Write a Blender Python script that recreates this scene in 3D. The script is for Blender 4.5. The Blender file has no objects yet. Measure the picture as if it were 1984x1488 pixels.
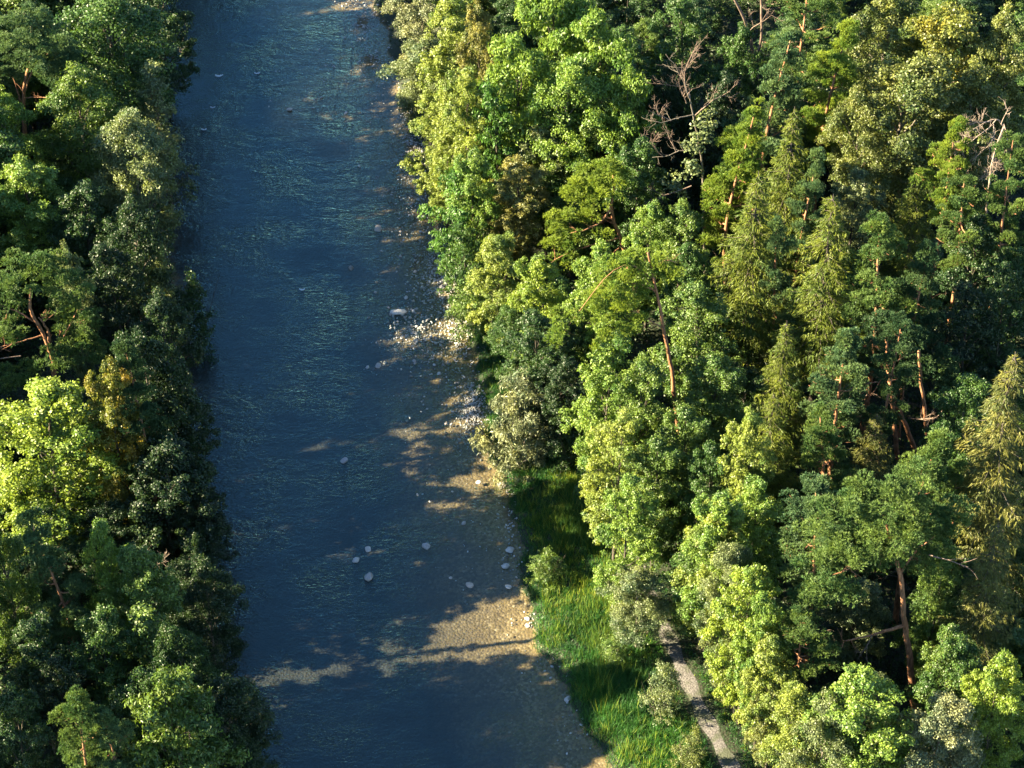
import bpy, math
import numpy as np
from mathutils import Vector

# ------------------------------------------------------------------ camera, sky, sun, exposure
SC = bpy.context.scene
COL = SC.collection
W0, H0 = 1984.0, 1488.0
PITCH = math.radians(40.0)
HFOV = math.radians(24.0)
FOC = (W0 / 2) / math.tan(HFOV / 2)
CAMZ = 121.0
cam_d = bpy.data.cameras.new('camera'); cam = bpy.data.objects.new('camera', cam_d); COL.objects.link(cam)
cam.location = (0, 0, CAMZ); cam.rotation_euler = (math.radians(90) - PITCH, 0, 0)
cam_d.sensor_width = 36; cam_d.angle = HFOV
cam_d.clip_start = 1; cam_d.clip_end = 3000
SC.camera = cam
SUN_EL = math.radians(26.0)
SUN_AZ = math.radians(-95.0)           # clockwise from +Y
S = Vector((math.sin(SUN_AZ) * math.cos(SUN_EL), math.cos(SUN_AZ) * math.cos(SUN_EL), math.sin(SUN_EL)))
sun_d = bpy.data.lights.new('sun', 'SUN'); sun_d.energy = 5.0; sun_d.angle = math.radians(0.5); sun_d.color = (1.0, 0.85, 0.56)
sun = bpy.data.objects.new('sun', sun_d); COL.objects.link(sun)
sun.rotation_euler = (-S).to_track_quat('-Z', 'Y').to_euler()
world = bpy.data.worlds.new("World"); SC.world = world; world.use_nodes = True
wn = world.node_tree
bg = wn.nodes.get('Background') or wn.nodes.new('ShaderNodeBackground')
sky = wn.nodes.new('ShaderNodeTexSky'); sky.sky_type = 'NISHITA'; sky.sun_disc = False
sky.sun_elevation = SUN_EL; sky.sun_rotation = SUN_AZ; sky.air_density = 1.0; sky.dust_density = 0.0; sky.ozone_density = 3.0
wn.links.new(sky.outputs[0], bg.inputs[0]); bg.inputs[1].default_value = 0.05
SC.view_settings.view_transform = 'Standard'; SC.view_settings.look = 'None'
SC.view_settings.exposure = 3.02; SC.view_settings.gamma = 1.0
try:
    SC.cycles.max_bounces = 7; SC.cycles.diffuse_bounces = 3; SC.cycles.transparent_max_bounces = 12
    SC.cycles.caustics_reflective = False; SC.cycles.caustics_refractive = False
except Exception: pass

rng = np.random.default_rng(7)
R_ = math.radians

# ------------------------------------------------------------------ pixel <-> world
cp, sp_ = math.cos(PITCH), math.sin(PITCH)
def ray(px, py):
    a = (px - W0 / 2) / FOC; b = -(py - H0 / 2) / FOC
    return np.array([a, cp + b * sp_, -sp_ + b * cp])
def unproj(px, py, z=0.0):
    d = ray(px, py); t = (z - CAMZ) / d[2]; return np.array([0, 0, CAMZ]) + d * t
def unproj_y(px, py, y):
    d = ray(px, py); t = y / d[1]; return np.array([0, 0, CAMZ]) + d * t
def project(p):
    x, y, z = p[0], p[1], p[2] - CAMZ
    f = y * cp - z * sp_; u = y * sp_ + z * cp
    return W0 / 2 + FOC * x / f, H0 / 2 - FOC * u / f, f
def mpp(p):                                   # metres per photograph pixel at a point
    return project(p)[2] / FOC

# ------------------------------------------------------------------ river course and terrain
RIGHT_PX = [(722, 0), (750, 60), (770, 140), (795, 250), (838, 330), (850, 400), (862, 480), (905, 600), (912, 660), (922, 720), (940, 810),
            (948, 880), (990, 960), (1008, 1060), (1022, 1170), (1042, 1240), (1090, 1330), (1150, 1430), (1182, 1488)]
LEFT_PX = [(285, 0), (290, 150), (285, 300), (300, 450), (330, 600), (335, 800), (350, 950), (365, 1100), (375, 1250), (430, 1380), (450, 1488)]
rp = np.array([unproj(*p) for p in RIGHT_PX])[::-1]; lp = np.array([unproj(*p) for p in LEFT_PX])[::-1]
def ext(p, top, bot):
    ys = np.concatenate([[-400, p[0, 1] - 40], p[:, 1], [p[-1, 1] + 25, p[-1, 1] + 90, 900]])
    xs = np.concatenate([[p[0, 0] + bot, p[0, 0] + bot * .35], p[:, 0], [p[-1, 0] + top * .2, p[-1, 0] + top, p[-1, 0] + top]])
    return ys, xs
RY, RX = ext(rp, 4, 30); LY, LX = ext(lp, 6, 25); LX[-3] += 3; LX[-2:] += 4
def wob(y, s): return 0.35 * np.sin(y * 0.9 + s) + 0.2 * np.sin(y * 2.3 + 2 * s) + .12 * np.sin(y * 5.1 + s)
def XR(y): return np.interp(y, RY, RX) + wob(y, 1.0) * .6
def XL(y): return np.interp(y, LY, LX) + wob(y, 4.0)
def hnoise(x, y):
    n = 0
    for k, (fx, fy, ph, a) in enumerate([(.09, .07, 1, .5), (.21, -.17, 2, .3), (.5, .43, .3, .16), (-.93, .81, 4, .1), (1.9, 1.3, 2.2, .05), (-2.7, 3.1, .9, .03)]):
        n = n + a * np.sin(fx * x + fy * y + ph) * np.cos(fy * 1.3 * x - fx * 1.1 * y + 2 * ph)
    return n
BARS = [(850, 520, 42, 45, .30), (865, 560, 30, 45, .28), (800, 645, 30, 20, .14), (880, 640, 30, 55, .2), (905, 690, 18, 25, .16), (915, 795, 28, 38, .34),
        (705, 45, 40, 40, .34), (715, 120, 40, 45, .24), (800, 290, 30, 50, .22), (820, 370, 22, 40, .2), (985, 1000, 16, 60, .12), (1025, 1205, 22, 14, .15), (640, 165, 60, 40, .22), (560, 210, 40, 40, .12)]
BARW = []
for px, py, sx, sy, a in BARS:
    p = unproj(px, py); m = mpp(p); BARW.append((p[0], p[1], sx * m, sy * m / math.sin(PITCH), a))
def bed(x, y):
    dR = XR(y) - x; dL = x - XL(y)
    d = 0.95 * np.clip(1 - np.exp(-np.maximum(dL, 0) / 1.2), 0, 1) * np.clip(np.maximum(dR, 0) / 13.0, 0, 1) ** 0.75 + 0.07 * np.clip(dR / .4, 0, 1)
    far = np.clip((y - 165) / 40.0, 0, 1)                          # shallow riffle upstream
    d = d * (1 - .55 * far * np.exp(-((dR - 7) / 6.0) ** 2))
    for bx, by, sx, sy, a in BARW:
        g = np.exp(-((x - bx) / sx) ** 2 - ((y - by) / sy) ** 2); d = d * (1 - .85 * g) - a * g * .22
    return -d + 0.05 * hnoise(x * 3, y * 3) + .03 * hnoise(x * 9, y * 9)
PATH_PX = [(1262, 1165), (1290, 1225), (1318, 1290), (1345, 1350), (1375, 1410), (1405, 1465), (1440, 1530)]
pathp = np.array([unproj(*p, 1.0) for p in PATH_PX])
pdir = pathp[0] - pathp[2]
pathp = np.vstack([[pathp[0] + pdir * 5], [pathp[0] + pdir * 2], pathp, [pathp[-1] * 2 - pathp[-3]]])[::-1]   # increasing y
def PX(y): return np.interp(y, pathp[:, 1], pathp[:, 0])
PW = .52
def ground(x, y):
    x = np.asarray(x, float); y = np.asarray(y, float)
    dR = x - XR(y); dL = XL(y) - x
    n = hnoise(x, y)
    on = np.clip(1.8 - np.abs(x - PX(y)), 0, 1)
    right = 0.9 * (1 - np.exp(-np.maximum(dR, 0) / 1.0)) + .02 * np.maximum(dR, 0) + .5 * n * (1 - np.exp(-np.maximum(dR, 0) / 3)) * (1 - .8 * on) + .02
    left = 1.6 * (1 - np.exp(-np.maximum(dL, 0) / 1.5)) + .04 * np.maximum(dL, 0) + .8 * n * (1 - np.exp(-np.maximum(dL, 0) / 3)) + .02
    right = np.minimum(right, 12 + 0 * right); left = np.minimum(left, 12 + 0 * left)
    return np.where(dR > 0, right, np.where(dL > 0, left, bed(x, y)))
def gz(x, y): return float(ground(np.array([x]), np.array([y]))[0])

# ------------------------------------------------------------------ materials
def new_mat(name):
    m = bpy.data.materials.new(name); m.use_nodes = True; nt = m.node_tree; nt.nodes.clear()
    out = nt.nodes.new('ShaderNodeOutputMaterial'); return m, nt, out
def N(nt, t, **kw):
    n = nt.nodes.new(t)
    for k, v in kw.items():
        if k.startswith('i_'): n.inputs[k[2:].replace('_', ' ')].default_value = v
        else: setattr(n, k, v)
    return n
def mixcol(nt, fac, a, b, mode='MIX'):
    m = nt.nodes.new('ShaderNodeMix'); m.data_type = 'RGBA'; m.blend_type = mode
    for s, v in ((0, fac), (6, a), (7, b)):
        if isinstance(v, bpy.types.NodeSocket): nt.links.new(v, m.inputs[s])
        else: m.inputs[s].default_value = (tuple(v) + (1,)) if isinstance(v, (tuple, list)) and len(v) == 3 else v
    return m.outputs[2]
def ramp(nt, src, stops):
    r = nt.nodes.new('ShaderNodeValToRGB'); nt.links.new(src, r.inputs[0])
    e = r.color_ramp.elements
    while len(e) < len(stops): e.new(.5)
    for q, (p, c) in zip(e, stops): q.position = p; q.color = tuple(c) + (1,) if len(c) == 3 else c
    return r.outputs[0]
LEAF = {}
def leaf_mat(name, col, alt=None, patch=None, trans=.35, var=.5):
    """col: leaf colour; alt: colour of some leaves; patch: colour of turning patches"""
    m, nt, out = new_mat('leaves_' + name)
    at = N(nt, 'ShaderNodeAttribute', attribute_name='rnd')
    at2 = N(nt, 'ShaderNodeAttribute', attribute_name='clump')
    bo = (1.32, 1.22, 1.15) if name not in ("shade", "floor", "dark") else (1.1, 1.1, 1)
    col = tuple(a * b for a, b in zip(col, bo)); alt = alt or (col[0] * 1.5, col[1] * 1.3, col[2] * 1.1)
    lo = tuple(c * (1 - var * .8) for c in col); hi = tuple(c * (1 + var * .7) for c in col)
    c1 = ramp(nt, at.outputs['Fac'], [(0, lo), (.55, col), (.85, hi), (1, alt)])
    lo2 = tuple(c * .68 for c in (1, 1, 1)); 
    c2 = ramp(nt, at2.outputs['Fac'], [(0, (.5, .68, .75)), (.5, (1, 1, 1)), (1, (1.28, 1.18, .85))])
    c = mixcol(nt, 1.0, c1, c2, 'MULTIPLY')
    if patch:
        no = N(nt, 'ShaderNodeTexNoise', i_Scale=.35, i_Detail=2.0); g = N(nt, 'ShaderNodeNewGeometry'); nt.links.new(g.outputs['Position'], no.inputs['Vector'])
        f = ramp(nt, no.outputs[0], [(.5, (0, 0, 0)), (.62, (1, 1, 1))])
        c = mixcol(nt, f, c, mixcol(nt, 1.0, patch, c2, 'MULTIPLY'))
    p = N(nt, 'ShaderNodeBsdfPrincipled'); nt.links.new(c, p.inputs['Base Color']); p.inputs['Roughness'].default_value = .48
    p.inputs['Specular IOR Level'].default_value = .2 if name[:3] in ('nee', 'spr') else .5
    t = N(nt, 'ShaderNodeBsdfTranslucent')
    tc = mixcol(nt, 1.0, c, (1.15, 1.15, .6), 'MULTIPLY'); nt.links.new(tc, t.inputs[0])
    mx = N(nt, 'ShaderNodeMixShader'); mx.inputs[0].default_value = trans
    nt.links.new(p.outputs[0], mx.inputs[1]); nt.links.new(t.outputs[0], mx.inputs[2]); nt.links.new(mx.outputs[0], out.inputs[0])
    LEAF[name] = m
leaf_mat('lime', (.135, .205, .028), (.22, .27, .035))
leaf_mat('yellowgreen', (.145, .20, .04), (.22, .25, .06))
leaf_mat('fresh', (.11, .19, .035), (.20, .27, .04))
leaf_mat('mid', (.075, .135, .028), (.16, .20, .04))
leaf_mat('deep', (.042, .095, .022), (.09, .13, .03))
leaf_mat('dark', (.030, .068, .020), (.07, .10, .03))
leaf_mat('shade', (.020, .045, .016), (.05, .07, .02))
leaf_mat('olive', (.100, .132, .038), (.18, .18, .055))
leaf_mat('olivegold', (.105, .135, .03), (.20, .18, .03), patch=(.24, .21, .025))
leaf_mat('gold', (.11, .13, .02), (.24, .19, .03), patch=(.26, .19, .02))
leaf_mat('brownish', (.14, .15, .045), (.22, .19, .06))
leaf_mat('grey', (.105, .145, .065), (.17, .20, .09))
leaf_mat('silver', (.125, .15, .075), (.20, .22, .12), trans=.2)
leaf_mat('upright', (.06, .14, .028), (.10, .22, .03))
leaf_mat('needle_blue', (.070, .125, .055), (.13, .20, .09), trans=.22)
leaf_mat('needle', (.075, .13, .04), (.13, .19, .06), trans=.25)
leaf_mat('needle_bright', (.13, .195, .035), (.22, .29, .05), trans=.32)
leaf_mat('needle_dark', (.04, .08, .035), (.08, .12, .05), trans=.2)
leaf_mat('spruce', (.075, .105, .016), (.14, .16, .03), trans=.22)
leaf_mat('spruce_brown', (.082, .095, .026), (.15, .14, .045), trans=.2)
leaf_mat('grass', (.034, .115, .028), (.08, .18, .035), trans=.35)
leaf_mat('weed', (.12, .18, .03), (.26, .26, .05), trans=.35)
leaf_mat('floor', (.030, .065, .018), (.06, .10, .03))

def bark(name, a, b, ivy=None, scale=3.0):
    m, nt, out = new_mat(name)
    tc = N(nt, 'ShaderNodeNewGeometry'); mp = N(nt, 'ShaderNodeMapping'); mp.inputs['Scale'].default_value = (1, 1, .25)
    nt.links.new(tc.outputs['Position'], mp.inputs[0])
    no = N(nt, 'ShaderNodeTexNoise', i_Scale=scale * 3, i_Detail=4.0); nt.links.new(mp.outputs[0], no.inputs['Vector'])
    c = ramp(nt, no.outputs[0], [(.3, tuple(x * .55 for x in a)), (.5, a), (.7, b)])
    p = N(nt, 'ShaderNodeBsdfPrincipled'); nt.links.new(c, p.inputs['Base Color']); p.inputs['Roughness'].default_value = .85
    bp = N(nt, 'ShaderNodeBump'); bp.inputs['Strength'].default_value = .6; bp.inputs['Distance'].default_value = .05
    nt.links.new(no.outputs[0], bp.inputs['Height']); nt.links.new(bp.outputs[0], p.inputs['Normal'])
    nt.links.new(p.outputs[0], out.inputs[0]); return m
BARK_PINE = bark('pine_bark', (.26, .12, .055), (.40, .20, .11))
BARK_GREY = bark('grey_bark', (.12, .10, .075), (.22, .19, .15))
BARK_DEAD = bark('bleached_wood', (.24, .18, .14), (.40, .32, .26))
BARK_RED = bark('dead_red_wood', (.14, .095, .07), (.25, .18, .135))
BARK_DARK = bark('dark_bark', (.05, .04, .03), (.10, .08, .06))

# ------------------------------------------------------------------ geometry collector
class Geo:
    def __init__(s): s.v = []; s.f = {3: [], 4: []}; s.r = []; s.c = []; s.n = 0
    def add(s, v, f, r=None, c=None):
        v = np.asarray(v, np.float32).reshape(-1, 3); f = np.asarray(f, np.int64)
        s.v.append(v); s.f[f.shape[1]].append(f + s.n); k = len(v); s.n += k
        s.r.append(np.broadcast_to(np.float32(.5) if r is None else np.asarray(r, np.float32), (k,)))
        s.c.append(np.broadcast_to(np.float32(.5) if c is None else np.asarray(c, np.float32), (k,)))
    def mesh(s, name, smooth=False):
        me = bpy.data.meshes.new(name)
        v = np.concatenate(s.v); t = s.f[3]; q = s.f[4]
        t = np.concatenate(t) if t else np.zeros((0, 3), np.int64); q = np.concatenate(q) if q else np.zeros((0, 4), np.int64)
        me.vertices.add(len(v)); me.vertices.foreach_set('co', v.ravel())
        loops = np.concatenate([t.ravel(), q.ravel()]).astype(np.int32)
        me.loops.add(len(loops)); me.loops.foreach_set('vertex_index', loops)
        nf = len(t) + len(q); me.polygons.add(nf)
        st = np.concatenate([np.arange(len(t)) * 3, len(t) * 3 + np.arange(len(q)) * 4]).astype(np.int32)
        me.polygons.foreach_set('loop_start', st)
        if smooth: me.polygons.foreach_set('use_smooth', np.ones(nf, bool))
        a = me.attributes.new('rnd', 'FLOAT', 'POINT'); a.data.foreach_set('value', np.concatenate(s.r).astype(np.float32))
        a = me.attributes.new('clump', 'FLOAT', 'POINT'); a.data.foreach_set('value', np.concatenate(s.c).astype(np.float32))
        me.update(calc_edges=True); return me
def unit(a): return a / (np.linalg.norm(a, axis=-1, keepdims=True) + 1e-9)
def rdir(g, n): return unit(g.normal(size=(n, 3)))
def add_leaves(geo, g, c, nrm, L, Wd, clump, axis=None):
    """folded rhombic leaves at centres c, facing nrm"""
    n = len(c); nrm = unit(nrm)
    t = rdir(g, n) if axis is None else unit(axis + .5 * g.normal(size=(n, 3)))
    t = unit(t - nrm * np.sum(t * nrm, 1, keepdims=True)); b = np.cross(nrm, t)
    s = g.uniform(.65, 1.35, (n, 1)); L = L * s; Wd = Wd * s
    v = np.stack([c - t * L / 2, c + b * Wd / 2 + nrm * Wd * .18, c + t * L / 2 - nrm * L * .1, c - b * Wd / 2 + nrm * Wd * .18], 1).reshape(-1, 3)
    r = np.repeat(g.random(n), 4); geo.add(v, np.arange(4 * n).reshape(-1, 4), r, np.repeat(clump, 4) if np.ndim(clump) else clump)
def add_blades(geo, g, base, d, L, Wd, clump):
    """thin needles / grass blades: one triangle each from base along d*L"""
    n = len(base); d = unit(d); s = unit(np.cross(d, rdir(g, n)))
    L = np.reshape(L, (-1, 1)) if np.ndim(L) else L; 
    v = np.stack([base - s * Wd / 2, base + s * Wd / 2, base + d * L], 1).reshape(-1, 3)
    geo.add(v, np.arange(3 * n).reshape(-1, 3), np.repeat(g.random(n), 3), np.repeat(clump, 3) if np.ndim(clump) else clump)
def tube(geo, pts, rad, sides=6):
    pts = np.asarray(pts, float); rad = np.broadcast_to(np.asarray(rad, float), (len(pts),))
    d = unit(np.gradient(pts, axis=0)); ref = np.array([.31, .95, .05]); 
    if abs(np.dot(d[0], ref)) > .9: ref = np.array([1., 0, .1])
    u = unit(np.cross(d, ref)); w = np.cross(d, u)
    a = np.arange(sides) * 2 * np.pi / sides
    v = pts[:, None] + rad[:, None, None] * (u[:, None] * np.cos(a)[None, :, None] + w[:, None] * np.sin(a)[None, :, None])
    n = len(pts); i = np.arange(n - 1)[:, None] * sides; j = np.arange(sides)[None]; k = (j + 1) % sides
    f = np.stack([i + j, i + k, i + sides + k, i + sides + j], -1).reshape(-1, 4)
    o = (n - 1) * sides; geo.add(np.vstack([v.reshape(-1, 3), pts[-1] + d[-1] * rad[-1]]), f)
    geo.f[3].append(np.array([[o + q, o + (q + 1) % sides, n * sides] for q in range(sides)]) + geo.n - n * sides - 1)
def curve(a, b, n=7, bend=(0, 0, 0), g=None, jit=0):
    a = np.asarray(a, float); b = np.asarray(b, float); t = np.linspace(0, 1, n)[:, None]
    p = a + (b - a) * t + np.asarray(bend, float) * (4 * t * (1 - t))
    if g is not None and jit: p[1:-1] += g.normal(size=(n - 2, 3)) * jit
    return p

# ------------------------------------------------------------------ foliage makers
def leaf_ball(geo, g, c, r, n, L, Wd, flat=.8, up=.35, rnd=.75, axis=None, cl=None):
    """n leaves through the outer shell of one clump of radius r at c"""
    d = rdir(g, n); d[:, 2] = np.where(d[:, 2] < -.35, -d[:, 2], d[:, 2])
    rr = r * (.3 + .95 * g.random((n, 1)) ** .65)
    lump = 1 + .22 * np.sin(d[:, :1] * 5 + c[0] * 3) * np.cos(d[:, 1:2] * 6 + c[1] * 3)
    p = c + d * rr * lump * np.array([1, 1, flat])
    nrm = d * .7 + np.array([0, 0, up]) + rnd * rdir(g, n)
    add_leaves(geo, g, p, nrm, L, Wd, float(g.random()) if cl is None else cl, axis)
def broadleaf(seed, H=16., R=3.6, cb=.18, L=.17, Wd=.125, nl=18, nc=23, per=250, prof='egg', cr=(.26, .52), up=.35, rnd=.75, axis=None, stems=1):
    g = np.random.default_rng(seed); tr = Geo(); cr_ = Geo()
    lean = g.normal(size=2) * .3
    def axp(t): return np.array([lean[0] * t * t * 2, lean[1] * t * t * 2, H * t])
    for s in range(stems):
        o = np.array([*(g.normal(size=2) * (.5 if stems > 1 else 0)), 0]); sp = np.array([*(g.normal(size=2) * (1.2 if stems > 1 else .05)), 0])
        ts = np.linspace(0, .93, 9)
        tube(tr, [axp(t) + o + sp * t for t in ts], (.24 if stems == 1 else .13) * (1 - ts * .88) * (H / 16) ** .7, 8)
    for i in range(nl):
        t = (i + .5) / nl; th = i * 2.4 + g.normal() * .35
        if prof == 'egg': pr = (math.sin(math.pi * min(1, t * .86 + .12)) ** .65)
        elif prof == 'spire': pr = (1 - t) ** .75 * 1.05 + .05
        elif prof == 'umbrella': pr = (.35 + .65 * t) if t < .8 else 1 - (t - .8) * 3
        else: pr = math.sqrt(max(0, 1 - (t * .95) ** 2))
        z = H * (cb + (1 - cb) * t * .93); rad = R * pr * g.uniform(.55, .82)
        base = axp(max(.1, z / H - .16)); c = axp(z / H) + np.array([math.cos(th), math.sin(th), 0]) * rad
        lr = R * (.36 if prof != 'spire' else .30) * (.55 + .55 * pr) * g.uniform(.8, 1.15)
        tube(tr, curve(base, c, 6, (0, 0, .25), g, .08), np.linspace(.07, .02, 6) * (H / 16), 5)
        lobe = g.random() * .5 + .25
        for k in range(nc):
            d = rdir(g, 1)[0]; d[2] = abs(d[2]) * 1.0 - .25 if g.random() < .8 else d[2]
            out = np.array([math.cos(th), math.sin(th), .2]); d = unit(d + out * .45)
            cc = c + d * lr * g.uniform(.4, 1.5) * np.array([1, 1, .85])
            r = g.uniform(*cr) * (R / 3.6) ** .5
            leaf_ball(cr_, g, cc, r, int(per * (r / .65) ** 2), L, Wd, .75, up, rnd, axis, np.clip(lobe + g.normal() * .16, 0, 1))
            if k % 3 == 0: tube(tr, curve(c, cc, 3), [.03, .02, .012], 4)
    for k in range(int(nl * 1.6)):                                 # inner and lower leaves that close the crown
        t = (k + .5) / (nl * 1.6); th = k * 2.4; z = H * (cb * .7 + (1 - cb * .7) * t * .9); pr = math.sin(math.pi * min(1, t * .86 + .12)) ** .65 if prof != 'spire' else (1 - t) ** .75
        c = axp(z / H) + np.array([math.cos(th), math.sin(th), 0]) * R * pr * g.uniform(.2, .62)
        leaf_ball(cr_, g, c, .75 * (R / 3.6) ** .5, int(per * .9), L, Wd, .9, up, 1., axis, g.uniform(.3, .6))
    # leading shoot
    for k in range(5):
        leaf_ball(cr_, g, axp(.93 + .015 * k) + g.normal(size=3) * .3, .5, int(per * .6), L, Wd, .9, up, rnd, axis)
    return tr.mesh('trunk_mesh', True), cr_.mesh('crown_mesh')

def needle_pad(geo, g, c, rx, rz, n, blen=.2, bw=.055, nb=8, cl=None):
    d = rdir(g, n); d[:, 2] = np.abs(d[:, 2]) - .28
    p = c + d * np.array([rx, rx, rz]) * g.uniform(.45, 1.05, (n, 1))
    base = np.repeat(p, nb, 0); dd = unit(np.repeat(d * .9 + np.array([0, 0, .55]), nb, 0) + .8 * rdir(g, n * nb))
    cl = float(g.random()) if cl is None else cl
    add_blades(geo, g, base, dd, g.uniform(.75, 1.25, n * nb) * blen, bw, np.clip(cl + np.repeat(g.normal(size=n) * .12, nb), 0, 1))
def pine(seed, H=20., R=3.4, cb=.5, nl=22, dome=True, trunk_r=.24, per=55):
    g = np.random.default_rng(seed); tr = Geo(); cr = Geo(); snags = []
    lean = g.normal(size=2) * .5; w = g.normal(size=2) * .25
    def axp(t): return np.array([lean[0] * t * t + w[0] * math.sin(t * 5), lean[1] * t * t + w[1] * math.sin(t * 4), H * t])
    ts = np.linspace(0, .97, 14); tube(tr, [axp(t) for t in ts], trunk_r * (1 - ts * .82) * (1 + .3 * np.exp(-ts * 30)), 9)
    for i in range(nl):
        t = (i + .6) / nl; th = i * 2.4 + g.normal() * .4; z = cb + (1 - cb) * min(1, max(0, t + g.normal() * .05)) * .95
        pr = (.5 + .5 * min(1, t * 3.5)) * math.sqrt(max(0.03, 1 - (t * .97) ** 2)) if dome else (1 - t) ** .7 + .12
        ln = R * pr * g.uniform(.5, 1.25)
        a = axp(z); o = np.array([math.cos(th), math.sin(th), 0]); up = g.uniform(.05, .4) * ln * (1 - .5 * (1 - t))
        b = a + o * ln + np.array([0, 0, up]); cv = curve(a, b, 7, (0, 0, -.12 * ln), g, .07)
        tube(tr, cv, np.linspace(.075, .02, 7) * (H / 20) * (1.3 - .6 * t), 5)
        cl = g.uniform(.2, .8)
        for k in range(4 + int(ln)):
            q = g.uniform(.35, 1.02); j = min(5.99, q * 6); c = cv[int(j)] + (cv[min(6, int(j) + 1)] - cv[int(j)]) * (j % 1)
            side = np.array([-o[1], o[0], 0]) * g.normal() * .42 * ln ** .5 * q
            c = c + side + np.array([0, 0, g.uniform(0, .35)]); rx = g.uniform(.42, .8)
            needle_pad(cr, g, c, rx, rx * .55, int(per * (rx / .6) ** 2), cl=np.clip(cl + g.normal() * .15, 0, 1))
            tube(tr, curve(cv[min(5, int(q * 5))], c, 3), [.025, .018, .01], 4)
    for k in range(7):
        needle_pad(cr, g, axp(.97) + g.normal(size=3) * np.array([.45, .45, .3]), .5, .4, per)
    for i in range(4):                                             # dead snags below the crown
        z = cb * g.uniform(.55, 1.08); th = g.uniform(0, 6.28); a = axp(z); ln = g.uniform(.6, 2.2)
        b = a + np.array([math.cos(th), math.sin(th), g.uniform(-.25, .3)]) * ln
        db = Geo(); twigs(db, g, a, b - a, ln, .03, 1, .5, -.05, 3, 4); snags.append(db.mesh('dead_branch_mesh'))
    return tr.mesh('trunk_mesh', True), cr.mesh('crown_mesh'), snags
def spruce(seed, H=20., R=3.3, cb=.25, whorls=33, gap=0.):
    g = np.random.default_rng(seed); tr = Geo(); cr = Geo()
    ts = np.linspace(0, 1, 10); tube(tr, [(0, 0, H * t) for t in ts], .24 * (1 - ts * .93), 8)
    for w in range(whorls):
        t = w / whorls; z = H * (cb + (1 - cb) * t); Lb = R * ((1 - t) ** .85) + .25
        nb = 6 if t < .8 else 5
        for k in range(nb):
            if g.random() < gap: continue
            th = k * 6.283 / nb + w * 1.1 + g.normal() * .25; ln = Lb * g.uniform(.55, 1.3); o = np.array([math.cos(th), math.sin(th), 0])
            a = np.array([0, 0, z]); s = np.linspace(0, 1, 8)[:, None]
            cv = a + o * s * ln + np.array([0, 0, 1.]) * ln * (.08 * s - .8 * s ** 1.3 + .42 * s ** 3)
            tube(tr, cv, np.linspace(.035, .008, 8), 4)
            m = max(6, int(ln / .11)); q = np.sort(g.uniform(.12, 1, m)); idx = np.clip((q * 7).astype(int), 0, 6); fr = (q * 7 - idx)[:, None]
            c = cv[idx] + (cv[idx + 1] - cv[idx]) * fr; side = np.array([-o[1], o[0], 0]); cl = g.uniform(.1, .9)
            rep = 12; base = np.repeat(c, rep, 0); sg = np.where(np.arange(len(base)) % 2 == 0, 1, -1)[:, None]
            tw = np.repeat(.25 + .55 * np.sin(np.pi * np.clip(q * .9 + .05, 0, 1)), rep)[:, None] * min(1., ln * .45)
            off = g.uniform(0, 1, (len(base), 1)) * tw; base = base + side * sg * off + o * off * .3 + np.array([0, 0, -1.]) * off * .35
            dd = side * sg * g.uniform(.1, .8, (len(base), 1)) + o * .5 + np.array([0, 0, -1.]) * g.uniform(.3, 1.2, (len(base), 1)) + .35 * rdir(g, len(base))
            add_blades(cr, g, base, dd, g.uniform(.18, .38, len(base)), .052, cl)
            b2 = c + g.normal(size=c.shape) * .03; add_blades(cr, g, b2, o + np.array([0, 0, .25]) + .5 * rdir(g, len(b2)), .26, .06, cl)
    return tr.mesh('trunk_mesh', True), cr.mesh('crown_mesh')
def twigs(geo, g, p, d, ln, r, depth, spread=.6, up=.1, nsub=4, sides=5):
    d = unit(np.asarray(d, float)); n = 5; pts = [np.asarray(p, float)]; dd = d.copy()
    for k in range(n - 1):
        dd = unit(dd + g.normal(size=3) * .16 + np.array([0, 0, up * .3])); pts.append(pts[-1] + dd * ln / (n - 1))
    tube(geo, pts, np.linspace(r, r * .45, n), sides)
    if depth > 0:
        for k in range(nsub):
            q = g.uniform(.3, 1.0); i = min(n - 1, int(q * (n - 1) + .5)); nd = unit(dd + spread * 1.3 * rdir(g, 1)[0] + np.array([0, 0, up]))
            twigs(geo, g, pts[i], nd, ln * g.uniform(.4, .62), max(.008, r * .5), depth - 1, spread, up, nsub, 4)

# ------------------------------------------------------------------ object helpers
def mesh_obj(name, me, mat, parent=None):
    o = bpy.data.objects.new(name, me); COL.objects.link(o)
    if len(me.materials) == 0: me.materials.append(mat)
    o.material_slots[0].link = 'OBJECT'; o.material_slots[0].material = mat
    if parent: o.parent = parent
    return o
def empty(name, loc, label, cat, group=None):
    o = bpy.data.objects.new(name, None); COL.objects.link(o); o.location = loc; o.empty_display_size = .5
    o['label'] = label; o['category'] = cat
    if group: o['group'] = group
    return o
def tag(o, label=None, cat=None, group=None, kind=None):
    for k, v in (('label', label), ('category', cat), ('group', group), ('kind', kind)):
        if v: o[k] = v
    return o

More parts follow.
